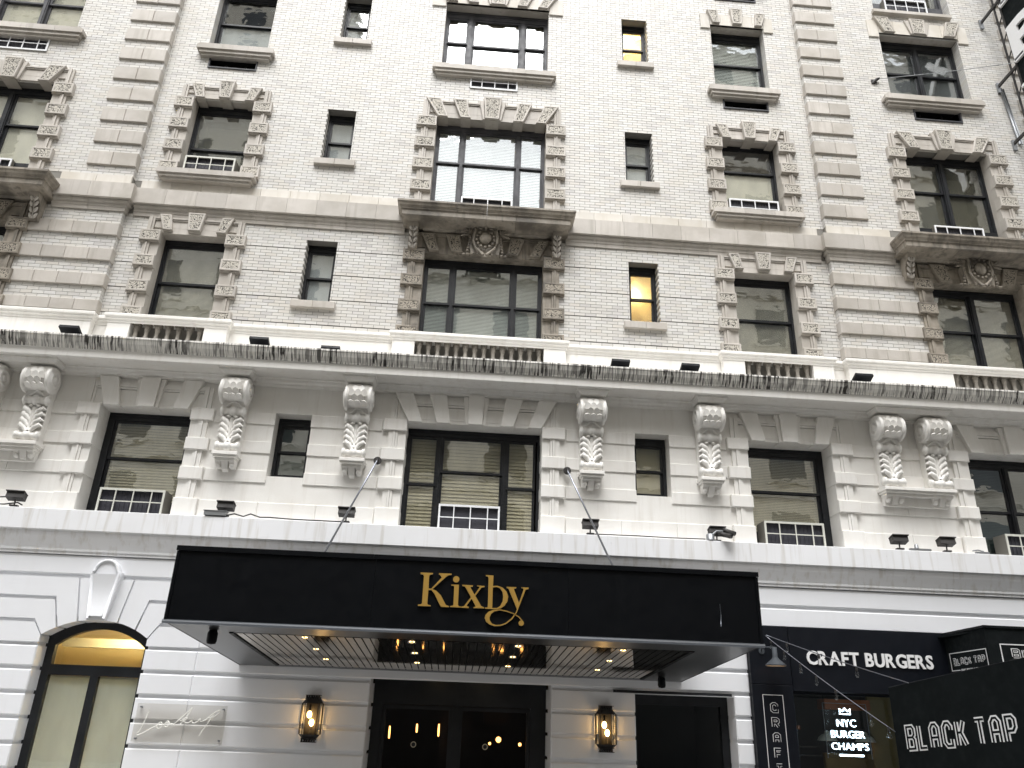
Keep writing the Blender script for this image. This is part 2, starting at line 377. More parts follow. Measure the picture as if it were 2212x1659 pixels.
# ---------------------------------------------------------------- hotel building
H = thing('hotel_building', 'white glazed brick hotel facade with buff stone trim above a white painted base', 'building')

FR = 0.22                                   # window frame set-back
# openings: x0,x1,z0,z1,wall plane y
YW, YP = 0.0, -0.12                         # centre wall, end pavilions
XP = 7.06                                   # inner corner of the pavilions
SD = (5.02, 6.29); SM = (2.90, 3.49); CN = (-1.19, 1.19); PV = (9.07, 11.0)
OPEN_C, OPEN_P = [], []
def mir(a): return (-a[1], -a[0])
for s in (1, -1):
    f = (lambda a: a) if s > 0 else mir
    for z0, z1 in ((9.11, 10.523), (12.45, 13.824), (15.78, 17.169), (19.12, 20.52)): OPEN_C.append((*f(SM), z0, z1))
    for z0, z1 in ((8.40, 10.44), (11.85, 13.84), (15.40, 17.21), (18.74, 20.4)): OPEN_C.append((*f(SD), z0, z1))
    for z0, z1 in ((14.712, 15.0), (18.06, 18.34)): OPEN_C.append((*f((5.16, 6.2)), z0, z1))
    for z0, z1 in ((8.40, 10.44), (11.5, 13.84), (15.42, 17.27)): OPEN_P.append((*f(PV), z0, z1))
    OPEN_P.append((*f((9.52, 10.64)), 14.70, 15.06))
OPEN_P.append((*PV, 17.98, 20.2)); OPEN_P.append((*mir(PV), 18.74, 20.5))
for z0, z1 in ((8.40, 10.44), (11.4, 13.84), (15.40, 17.21), (18.74, 20.4)): OPEN_C.append((*CN, z0, z1))
OPEN_C.append((-0.53, 0.53, 14.712, 15.06))

ZTOP = 19.9
BP, CP = 0.2125, 0.0682                     # brick pitch, course pitch
GROOVES = [10.314, 9.768, 9.222, 8.676]
bricks = []                                 # (x0,x1,z0,z1,y,depth,full)
def subtract(a, b, cuts):
    out = [(a, b, False, False)]
    for c0, c1 in sorted(cuts):
        nxt = []
        for p, q, l_, r_ in out:
            if c1 <= p or c0 >= q: nxt.append((p, q, l_, r_)); continue
            if c0 > p: nxt.append((p, c0, l_, True))
            if c1 < q: nxt.append((c1, q, True, r_))
        out = nxt
    return out
def lay(xa, xb, courses, y, opens, endl=0.0, endr=0.0):
    for ci, (z0, z1) in enumerate(courses):
        for za, zb in ((z0, z1),):
            zm = (za+zb)/2
            for p, q, l_, r_ in subtract(xa, xb, [(o[0], o[1]) for o in opens if o[2] < zm < o[3]]):
                off = (ci % 2)*BP/2; k = math.floor((p-off)/BP)
                while True:
                    a = k*BP+off; b = a+BP; k += 1
                    if a >= q-0.004: break
                    x0 = max(a, p); x1 = min(b, q)
                    if x1-x0 < 0.02: continue
                    at_l, at_r = x0 <= p+1e-6, x1 >= q-1e-6
                    dp = 0.028
                    if at_l and (l_ or endl): dp = 0.235 if l_ else endl
                    if at_r and (r_ or endr): dp = 0.235 if r_ else endr
                    x0 += 0 if at_l else 0.0045; x1 -= 0 if at_r else 0.0045
                    jit = random.uniform(-0.0012, 0.0012)
                    bricks.append((x0, x1, za+0.0042, zb-0.0042, y+jit, dp, abs((x1-x0)-(BP-0.009)) < 1e-4 and abs(zb-za-CP) < 0.003 and dp < 0.03))
def courses(z0, z1, p=CP):
    n = round((z1-z0)/p); h = (z1-z0)/n
    return [(z0+i*h, z0+(i+1)*h) for i in range(n)]
c3 = []
gz = [10.86]+GROOVES+[8.45]
for a, b in zip(gz, gz[1:]): c3 += courses(b+(0.007 if b > 8.5 else 0), a-(0.007 if a < 10.8 else 0))[::-1]
c4 = courses(11.64, ZTOP)
lay(-XP, XP, c3, YW, OPEN_C); lay(-XP, XP, c4, YW, OPEN_C)
BANDS = [(10.24, 10.511), (9.675, 9.94), (9.13, 9.386), (8.60, 8.832)]
cp3 = []
for z0, z1 in ((10.511, 10.86), (9.94, 10.24), (9.386, 9.675), (8.832, 9.13)): cp3 += courses(z0, z1)
for s in (1, -1):
    a, b = (XP, 14.5) if s > 0 else (-14.5, -XP)
    for cs in (cp3, c4): lay(a, b, cs, YP, OPEN_P, endl=0.14 if s > 0 else 0, endr=0.14 if s < 0 else 0)

def sheet(mb, xa, xb, za, zb, y, opens, depth, rec=0.004, extra=()):
    """wall backing with real openings and jambs"""
    xs = sorted({xa, xb} | {v for o in opens for v in (o[0]-rec, o[1]+rec) if xa < v < xb})
    zs = sorted({za, zb} | {v for o in opens for v in (o[2]-rec, o[3]+rec) if za < v < zb} | {v for e in extra for v in e})
    for x0, x1 in zip(xs, xs[1:]):
        for z0, z1 in zip(zs, zs[1:]):
            xm, zm = (x0+x1)/2, (z0+z1)/2
            if any(o[0]-rec < xm < o[1]+rec and o[2]-rec < zm < o[3]+rec for o in opens): continue
            yy = y+0.018 if any(e[0] < zm < e[1] for e in extra) else y
            mb.add([(x0, yy, z0), (x1, yy, z0), (x1, yy, z1), (x0, yy, z1)], [(0, 1, 2, 3)])
    for x0, x1, z0, z1 in [o[:4] for o in opens]:
        if x1 < xa or x0 > xb or z1 < za or z0 > zb: continue
        x0 -= rec; x1 += rec; z0 -= rec; z1 += rec; d = y+depth
        mb.add([(x0, y, z0), (x0, d, z0), (x0, d, z1), (x0, y, z1)], [(0, 1, 2, 3)]); mb.add([(x1, y, z0), (x1, y, z1), (x1, d, z1), (x1, d, z0)], [(0, 1, 2, 3)])
        mb.add([(x0, y, z1), (x0, d, z1), (x1, d, z1), (x1, y, z1)], [(0, 1, 2, 3)]); mb.add([(x0, y, z0), (x1, y, z0), (x1, d, z0), (x0, d, z0)], [(0, 1, 2, 3)])
    return mb
mb = sheet(MB(), -XP, XP, 7.7, ZTOP, YW+0.006, OPEN_C, 0.3, extra=[(g-0.007, g+0.007) for g in GROOVES])
sheet(mb, XP+0.005, 14.5, 7.7, ZTOP, YP+0.006, OPEN_P, 0.4); sheet(mb, -14.5, -XP-0.005, 7.7, ZTOP, YP+0.006, OPEN_P, 0.4)
for s in (1, -1): x = s*(XP+0.005); mb.add([(x, YP+0.006, 7.7), (x, YW+0.006, 7.7), (x, YW+0.006, ZTOP), (x, YP+0.006, ZTOP)], [(0, 1, 2, 3)])
wall = obj('brick_wall', mb, M['mortar'], H)
def brickgeo(mb, x0, x1, z0, z1, y, d):
    mb.add([(x0, y, z0), (x1, y, z0), (x1, y, z1), (x0, y, z1), (x0, y+d, z0), (x1, y+d, z0), (x1, y+d, z1), (x0, y+d, z1)],
           [(0, 1, 2, 3), (0, 4, 5, 1), (1, 5, 6, 2), (2, 6, 7, 3), (3, 7, 4, 0)])
full = sorted([b for b in bricks if b[6]], key=lambda b: (Vector(((b[0]+b[1])/2, b[4], (b[2]+b[3])/2))-CAM).length)[:300]
fs = set(full)
w_, h_ = BP-0.009, CP-0.0084
bm1 = MB(); brickgeo(bm1, -w_/2, w_/2, -h_/2, h_/2, 0, 0.028); bme = bm1.mesh('brick', [M['brick']])
for b in full:
    o = obj('brick', bme, None, wall); o.location = ((b[0]+b[1])/2, b[4], (b[2]+b[3])/2); o.scale = (1, 1, (b[3]-b[2])/h_)
mb = MB()
for b in bricks:
    if b not in fs: brickgeo(mb, *b[:6])
obj('brick_field', mb, M['brick'], wall, kind='stuff')
obj('wall_above', MB().box(-14.5, 14.5, 0.0, 0.4, ZTOP+0.003, 24), M['bufflight'], H)
obj('wall_core', MB().box(-14.5, -14.4, -0.1, 8, 0, 24).box(14.4, 14.5, -0.1, 8, 0, 24).box(-14.4, 14.4, 1.9, 2.0, 4, 24).box(-14.4, 14.4, -0.1, 8, 24.003, 24.3), M['room'], H)

# quoins on the pavilion corners
for s in (1, -1):
    for i in range(15):
        zt = 12.185+0.5535*i
        for a, b in ((XP-0.01, 7.53), (7.535, 8.0)):
            x0, x1 = (a, b) if s > 0 else (-b, -a)
            obj('quoin', MB().cbox(x0, x1, YP-0.045, YP+0.13 if abs(a) < 7.1 else YP+0.01, zt-0.325, zt, 0.012), M['buff'], H)
    if s > 0:
        for i in range(15):
            zt = 12.185+0.5535*i; obj('quoin', MB().cbox(12.1, 13.0, YP-0.045, YP+0.02, zt-0.325, zt, 0.012), M['buff'], H)
    for z0, z1 in BANDS:
        for i in range(4):
            a = 7.04+i*0.43; b = 7.467+i*0.43 if i < 3 else 8.76
            x0, x1 = (a, b) if s > 0 else (-b, -a)
            obj('band_stone', MB().cbox(x0, x1, YP-0.045, YP+0.15 if i == 0 else YP+0.02, z0, z1, 0.01), M['buff'], H)
        for i in range(5):
            a = 11.35+i*0.43; x0, x1 = (a, a+0.426) if s > 0 else (-a-0.426, -a)
            obj('band_stone', MB().cbox(x0, x1, YP-0.045, YP+0.02, z0, z1, 0.01), M['buff'], H)

# ---------------------------------------------------------------- windows
def slats(mb, x0, x1, z0, z1, y, pitch, tilt=0.5):
    n = max(2, int((z1-z0)/pitch)); h = (z1-z0)/n; dz = h*0.52
    for i in range(n):
        z = z0+(i+0.5)*h; j = random.uniform(-0.0015, 0.0015)
        mb.add([(x0, y-0.010+j, z-dz), (x1, y-0.010-j, z-dz), (x1, y+0.012-j, z+dz), (x0, y+0.012+j, z+dz), (x0, y-0.007+j, z-dz), (x1, y-0.007-j, z-dz), (x1, y+0.015-j, z+dz), (x0, y+0.015+j, z+dz)],
               [(0, 1, 2, 3), (7, 6, 5, 4), (0, 4, 5, 1), (3, 2, 6, 7)])
def window(x0, x1, z0, z1, y, bays=None, meets=None, head=0.17, jamb=0.05, sillh=0.06, blind='blind', drop=(0.0, 1.0), pitch=0.03, roomd=0.7, frame='frame', room='room', lowblind=None, glass='glass'):
    """double-hung window: frame, sashes, panes, blind and the room behind"""
    fm = M[frame]
    W = MB().box(x0-0.02, x0+jamb, y, y+0.12, z0-0.02, z1+0.02).box(x1-jamb, x1+0.02, y, y+0.12, z0-0.02, z1+0.02)
    W.box(x0+jamb, x1-jamb, y+0.003, y+0.117, z1-head, z1+0.02).box(x0+jamb, x1-jamb, y-0.02, y+0.118, z0-0.02, z0+sillh)
    W.box(x0+jamb, x1-jamb, y-0.012, y+0.003, z1-head*0.45, z1-head*0.3)
    bays = bays or [(x0+jamb, x1-jamb)]; meets = meets or [0.5]*len(bays)
    for a, b in zip(bays, bays[1:]):
        W.box(a[1], b[0], y-0.006, y+0.116, z0+sillh, z1-head); W.box(a[1]+0.025, b[0]-0.025, y-0.022, y-0.006, z0+sillh, z1-head)
    o = obj('window', W, fm, H)
    st = 0.042
    for (a, b), mt in zip(bays, meets):
        zl, zh = z0+sillh, z1-head; zm = zl+(zh-zl)*mt
        for nm, p, q, yy in (('upper_sash', zm-0.02, zh, y+0.02), ('lower_sash', zl, zm+0.02, y+0.058)):
            t = MB().box(a, a+st, yy, yy+0.036, p, q).box(b-st, b, yy, yy+0.036, p, q).box(a+st, b-st, yy+0.002, yy+0.034, p, p+st).box(a+st, b-st, yy+0.002, yy+0.034, q-st, q)
            obj(nm, t, fm, o)
            obj('pane', MB().box(a+st, b-st, yy+0.015, yy+0.019, p+st, q-st), M[glass], o)
        if blind:
            lo, hi = drop; t = MB(); za = zl+(zh-zl)*lo; zb = zl+(zh-zl)*hi
            if pitch: slats(t, a+0.01, b-0.01, za, zb, y+0.105, pitch)
            else: t.box(a+0.01, b-0.01, y+0.10, y+0.104, za, zb)
            obj('blind', t, M[blind], o, kind='stuff')
    r = MB(); ya, yb = y+0.121, y+roomd
    r.add([(x0, ya, z0), (x1, ya, z0), (x1, ya, z1), (x0, ya, z1), (x0, yb, z0), (x1, yb, z0), (x1, yb, z1), (x0, yb, z1)], [(4, 5, 6, 7), (0, 4, 7, 3), (1, 2, 6, 5), (3, 7, 6, 2), (0, 1, 5, 4)])
    obj('room_interior', r, M[room], o)
    return o
CB = [(-1.14, -0.635), (-0.575, 0.575), (0.635, 1.14)]
CB5 = [(-1.14, -0.66), (-0.55, 0.55), (0.66, 1.14)]
PB = [(9.12, 9.985), (10.085, 10.95)]
mirb = lambda bs: [(-b, -a) for a, b in bs][::-1]
# storey 5
window(*CN, 15.44, 17.21, FR, CB5, [0.5, 0.47, 0.5], 0.2, blind='blindgold', drop=(0.86, 1.0), pitch=0.03, frame='framegrey')
window(*SD, 15.42, 17.21, FR, head=0.2, blind='blindwhite', pitch=0.045)
window(*mir(SD), 15.42, 17.21, FR, head=0.2, blind='blindgrey', drop=(0.0, 0.55), pitch=0)
window(*PV, 15.44, 17.27, YP+FR, PB, head=0.2, blind='blindgrey', drop=(0.0, 1.0), pitch=0.03)
window(*mir(PV), 15.44, 17.27, YP+FR, mirb(PB), head=0.2, blind='blind', drop=(0.0, 0.9), pitch=0, frame='framegrey')
# storey 4
window(*CN, 11.5, 13.84, FR, CB, [0.55, 0.55, 0.55], 0.16, sillh=0.32, blind='blindwhite', drop=(0.0, 1.0), pitch=0.04, frame='framegrey')
window(*SD, 11.88, 13.84, FR, head=0.06, meets=[0.58], sillh=0.40, blind='blind', drop=(0.0, 0.58), pitch=0)
window(*mir(SD), 11.88, 13.84, FR, head=0.18, blind='blind', pitch=0.022, meets=[0.45])
window(*PV, 11.5, 13.84, YP+FR, PB, [0.55, 0.55], head=0.16, sillh=0.42, blind='blind', drop=(0.0, 1.0), pitch=0.022)
window(*mir(PV), 11.5, 13.84, YP+FR, mirb(PB), [0.55, 0.55], head=0.16, sillh=0.42, blind='blind', drop=(0.0, 1.0), pitch=0)
# storey 3
window(*CN, 8.42, 10.44, FR, CB, [0.52, 0.52, 0.52], 0.17, sillh=0.10, blind='blindwhite', drop=(0.0, 1.0), pitch=0.03)
window(*SD, 8.42, 10.44, FR, head=0.12, blind='blind', pitch=0.024, meets=[0.55])
window(*mir(SD), 8.42, 10.44, FR, head=0.12, blind='blind', pitch=0.024, meets=[0.55])
window(*PV, 8.42, 10.44, YP+FR, PB, [0.54, 0.54], head=0.14, blind='blind', pitch=0.026)
window(*mir(PV), 8.42, 10.44, YP+FR, mirb(PB), [0.54, 0.54], head=0.14, blind='blind', pitch=0.026)
# storey 6
window(*CN, 18.78, 20.4, FR, CB5, head=0.2); window(*SD, 18.78, 20.4, FR); window(*mir(SD), 18.78, 20.4, FR)
window(*PV, 18.0, 20.2, YP+FR, PB, sillh=0.5, frame='framegrey'); window(*mir(PV), 18.78, 20.5, YP+FR, mirb(PB))
# small windows
for z0, z1, lr, bl in ((9.15, 10.523, 1, 'frost'), (9.15, 10.523, -1, 'blindgrey'), (12.49, 13.824, 1, 'blindgrey'), (12.49, 13.824, -1, 'blindgrey'), (15.82, 17.169, 1, 'frost'), (15.82, 17.169, -1, 'blindgrey'), (19.24, 20.5, 1, 'blindgrey'), (19.24, 20.5, -1, 'blindgrey')):
    a = SM if lr > 0 else mir(SM)
    litw = bl == 'frost'
    o = window(*a, z0, z1, 0.2, head=0.14, jamb=0.045, blind=bl, drop=(0, 1.0 if lr > 0 else 0.98), pitch=0, room='warmroom' if litw else 'room', roomd=0.9)
    if litw:
        L = MB().ell((a[0]+0.17, 0.42, (z0+z1)/2+0.12), (0.06, 0.03, 0.06)) if z0 < 10 else MB().ell((a[0]+0.2, 0.55, z1-0.45), (0.08, 0.05, 0.08))
        obj('lamp', L, M['roomlamp'], o)

# window sills
def sill(x0, x1, z0, z1, yw, pr, fancy=True, nst=3, parent=H, m='buff'):
    """projecting stone sill made of a few stones, with an undercut moulding"""
    L = (x1-x0)/nst
    for i in range(nst):
        a = x0+i*L+(0.002 if i else 0); b = x0+(i+1)*L-(0.002 if i < nst-1 else 0); t = MB(); h = z1-z0
        if fancy:
            ea = 0.06 if i == 0 else 0; eb = 0.06 if i == nst-1 else 0
            t.prism([(a+ea, z1), (b-eb, z1), (b, z1-0.05), (b, z1-h*0.5), (a, z1-h*0.5), (a, z1-0.05)], yw-pr, yw+0.05)
            t.box(a+ea, b-eb, yw-pr+0.035, yw+0.05, z0+h*0.22, z1-h*0.502); t.box(a+ea*1.6, b-eb*1.6, yw-pr+0.075, yw+0.05, z0, z0+h*0.218)
        else: t.cbox(a, b, yw-pr, yw+0.2, z0, z1, 0.006)
        obj('sill', t, M[m], parent)
for s in (1, -1):
    f = (lambda a: a) if s > 0 else mir
    for z in (9.0, 12.335, 15.665, 19.0): sill(*f((2.775, 3.605)), z, z+0.145, 0, 0.09, False, 2)
    sill(*f((4.82, 6.46)), 14.965, 15.24, 0, 0.17); sill(*f((4.68, 6.61)), 11.64, 11.87, 0, 0.22); sill(*f((4.82, 6.46)), 18.34, 18.6, 0, 0.17)
    sill(*f((8.82, 11.16)), 14.99, 15.27, YP, 0.17, nst=4)
sill(-1.37, 1.37, 14.965, 15.225, 0, 0.17, nst=4); sill(-1.37, 1.37, 18.33, 18.6, 0, 0.17, nst=4)
sill(9.0, 10.95, 17.88, 17.98, YP, 0.10, False, 1); sill(-11.16, -8.82, 18.34, 18.6, YP, 0.17, nst=4)

# vent openings for through-wall units
def vent(x0, x1, z0, z1, yw):
    t = MB().box(x0, x0+0.03, yw-0.02, yw+0.3, z0, z1).box(x1-0.03, x1, yw-0.02, yw+0.3, z0, z1).box(x0+0.03, x1-0.03, yw-0.03, yw+0.3, z0, z0+0.03)
    t.box(x0-0.12, x1+0.12, yw-0.07, yw+0.01, z1+0.005, z1+0.03)
    o = obj('vent_opening', t, M['framegrey'], H)
    d = MB(); a, b, y0, y1 = x0+0.03, x1-0.03, yw+0.05, yw+0.45
    d.add([(a, y0, z0+0.03), (b, y0, z0+0.03), (b, y0, z1), (a, y0, z1), (a, y1, z0+0.03), (b, y1, z0+0.03), (b, y1, z1), (a, y1, z1)], [(4, 5, 6, 7), (0, 4, 7, 3), (1, 2, 6, 5), (3, 7, 6, 2), (0, 1, 5, 4)])
    obj('duct_lining', d, M['gap'], o)
    obj('duct_bar', MB().box(x0+0.28, x0+0.31, yw+0.2, yw+0.23, z0+0.03, z1).box(x1-0.33, x1-0.30, yw+0.2, yw+0.23, z0+0.03, z1).box(x0+0.31, x1-0.33, yw+0.2, yw+0.22, (z0+z1)/2-0.01, (z0+z1)/2+0.01), M['iron'], o)
for s in (1, -1):
    f = (lambda a: a) if s > 0 else mir
    vent(*f((5.16, 6.2)), 14.70, 15.0, 0); vent(*f((5.16, 6.2)), 18.06, 18.34, 0)
vent(9.52, 10.64, 14.70, 15.06, YP)

# ---------------------------------------------------------------- stone window surrounds
def trap(c, t0, t1, b0, b1, zt, zb, sg=1):
    p = [(c+sg*t0, zt), (c+sg*t1, zt), (c+sg*b1, zb), (c+sg*b0, zb)]
    return p
def surround(x0, x1, zb, zt, yw, blocks, bh, vous, outer, ztop, tex=True, bw=0.38, mat='buff', vm='vermi', proud=0.10, headtop=None, deep=FR+0.02):
    """blocked surround: moulded architrave, projecting blocks, voussoirs. vous = list of quads (x,z)"""
    cx = (x0+x1)/2
    root = None
    for s in (-1, 1):
        e = x0 if s < 0 else x1
        t = MB(); X = lambda a, b: (e+s*a, e+s*b) if s > 0 else (e-b, e-a)
        a, b = X(-0.008, 0.155); t.box(a, b, yw-0.03, yw+deep, zb, zt)
        for p, q, pr in ((0.16, 0.20, 0.055), (0.205, 0.235, 0.07), (0.24, outer, 0.045)):
            a, b = X(p, q); t.box(a, b, yw-pr, yw+0.02, zb, ztop if p > 0.155 else zt)
        o = obj('window_surround', t, M[mat], H)
        root = root or o
        for z in blocks:
            a, b = X(-0.014, bw-0.012)
            if tex: blk = MB().pblock([(a, z-bh), (b, z-bh), (b, z), (a, z)], yw-proud, yw+0.08, 0.034); blk.box(a, b, yw-proud+0.03, yw+0.08, z-bh-0.022, z-bh-0.002)
            else: blk = MB().cbox(a, b, yw-proud, yw+deep*0.6, z-bh, z, 0.008)
            obj('block', blk, [M[mat], M[vm]], o)
    # head: soffit slab, inner fascia, ribs
    t = MB().box(x0+0.008, x1-0.008, yw-0.028, yw+deep, zt, zt+0.12); t.box(x0-0.155, x1+0.155, yw-0.03, yw+0.02, zt+0.1203, ztop-0.085)
    for a, b, pr in ((0.08, 0.055, 0.05), (0.05, 0.025, 0.065), (0.02, 0.0, 0.045)): t.box(x0-0.16, x1+0.16, yw-pr, yw+0.018, ztop-a, ztop-b)
    h = obj('window_head', t, M[mat], H)
    for q, key in vous:
        zs = min(p[1] for p in q)
        b = MB().pblock(q, yw-proud-(0.03 if key else 0), yw+0.02, 0.03 if tex else 0.0)
        lo = sorted([p for p in q if p[1] < zs+0.05], key=lambda p: p[0])
        b.box(lo[0][0]+0.003, lo[-1][0]-0.003, yw-proud*0.8, yw+deep-0.01, zs-0.012, zs-0.001)   # underside keyed into the soffit
        obj('voussoir', b, [M[mat], M[vm]], h)
        if key == 2:
            for s in (-1, 1):
                w = [(q[0][0]-0.10, q[0][1]-0.07), (q[0][0]-0.004, q[0][1]-0.07), (q[3][0]-0.004, q[3][1]), (q[3][0]-0.045, q[3][1])]
                if s > 0: w = [(2*cx-a, b_) for a, b_ in w]
                obj('voussoir', MB().pblock(w, yw-proud+0.02, yw+0.02), M[mat], h)
    return root
def sym(c, v): return [(trap(c, *v, sg=-1), 0), (trap(c, *v, sg=1), 0)]
# storey 4
B4 = [13.80-0.558*i for i in range(4)]
for s in (1, -1):
    a = SD if s > 0 else mir(SD); c = sum(a)/2
    surround(*a, 11.87, 13.84, YW, B4, 0.26, [(trap(c, -0.165, 0.165, -0.115, 0.115, 14.275, 13.815), 1)]+sym(c, (0.49, 0.735, 0.415, 0.60, 14.175, 13.81)), 0.285, 14.15)
    a = PV if s > 0 else mir(PV); c = sum(a)/2
    surround(*a, 11.3, 13.845, YP, B4, 0.26, [(trap(c, -0.19, 0.19, -0.145, 0.145, 14.355, 13.82), 2)]+sym(c, (0.74, 1.075, 0.60, 0.83, 14.25, 13.82)), 0.285, 14.215, bw=0.4)
surround(*CN, 11.3, 13.82, YW, [13.785-0.555*i for i in range(4)], 0.26, [(trap(0, -0.193, 0.193, -0.15, 0.15, 14.385, 13.80), 2)]+sym(0, (0.56, 0.86, 0.458, 0.675, 14.303, 13.80))+sym(0, (1.127, 1.44, 0.949, 1.155, 14.29, 13.80)), 0.305, 14.262, bw=0.42)
# storey 3
B3 = [10.475-0.5615*i for i in range(4)]
for s in (1, -1):
    a = SD if s > 0 else mir(SD); c = sum(a)/2
    surround(*a, 8.35, 10.44, YW, B3, 0.24, [(trap(c, -0.165, 0.165, -0.118, 0.118, 10.89, 10.49), 1)]+sym(c, (0.49, 0.72, 0.42, 0.6, 10.84, 10.49)), 0.285, 10.80)
    a = PV if s > 0 else mir(PV); c = sum(a)/2
    surround(*a, 8.35, 10.42, YP, B3, 0.24, sym(c, (0.62, 0.95, 0.52, 0.78, 10.83, 10.43)), 0.285, 10.82, mat='hood', vm='vermidark')
surround(*CN, 8.35, 10.40, YW, [10.43-0.5615*i for i in range(4)], 0.24, sym(0, (0.503, 0.785, 0.435, 0.66, 10.82, 10.435))+sym(0, (1.022, 1.285, 0.90, 1.10, 10.825, 10.43)), 0.305, 10.86, mat='hood', vm='vermidark', bw=0.42)
# storey 5: flat lintels with three or five carved voussoirs
def lintel(x0, x1, zt, ext, ztop, yw, vous, zb):
    t = MB().box(x0, x1, yw-0.03, yw+FR, zt, zt+0.1)
    o = obj('lintel', t, M['buff'], H)
    edges = [x0-ext]+[v for q, k in vous for v in ((q[0][0]+q[3][0])/2, (q[1][0]+q[2][0])/2)]+[x1+ext]
    obj('lintel_stone', MB().cbox(x0-ext, x0-0.01, yw-0.035, yw+0.02, zb, ztop, 0.006), M['bufflight'], o)
    obj('lintel_stone', MB().cbox(x1+0.01, x1+ext, yw-0.035, yw+0.02, zb, ztop, 0.006), M['bufflight'], o)
    n = 5
    for i in range(n):
        a = x0-0.005+(x1-x0+0.01)*i/n; b = x0-0.005+(x1-x0+0.01)*(i+1)/n; obj('lintel_stone', MB().cbox(a+0.002, b-0.002, yw-0.035, yw+0.02, zt+0.0, ztop, 0.005), M['bufflight'], o)
    for q, key in vous:
        obj('voussoir', MB().pblock(q, yw-0.10, yw+0.02, 0.03), [M['buff'], M['vermi']], o)
        if key == 2:
            for s in (-1, 1):
                w = [(q[0][0]-0.12, q[0][1]-0.06), (q[0][0]-0.004, q[0][1]-0.06), (q[3][0]-0.004, q[3][1]), (q[3][0]-0.05, q[3][1])]
                cx = (x0+x1)/2
                if s > 0: w = [(2*cx-a, b_) for a, b_ in w]
                obj('voussoir', MB().pblock(w, yw-0.075, yw+0.02), M['buff'], o)
for s in (1, -1):
    for a, yw in ((SD if s > 0 else mir(SD), YW),):
        c = sum(a)/2
        lintel(*a, 17.2, 0.235, 17.54, yw, [(trap(c, -0.15, 0.15, -0.11, 0.11, 17.715, 17.235), 0)]+sym(c, (0.46, 0.71, 0.42, 0.585, 17.62, 17.22)), 17.09)
    a = PV if s > 0 else mir(PV); c = sum(a)/2
    lintel(*a, 17.26, 0.26, 17.66, YP, [(trap(c, -0.19, 0.19, -0.15, 0.15, 17.74, 17.27), 2)]+sym(c, (0.72, 1.07, 0.60, 0.86, 17.73, 17.26)), 17.13)
lintel(*CN, 17.2, 0.33, 17.56, YW, [(trap(0, -0.19, 0.19, -0.15, 0.15, 17.72, 17.21), 2)]+sym(0, (0.55, 0.85, 0.45, 0.67, 17.65, 17.21))+sym(0, (1.1, 1.4, 0.93, 1.15, 17.65, 17.21)), 17.08)

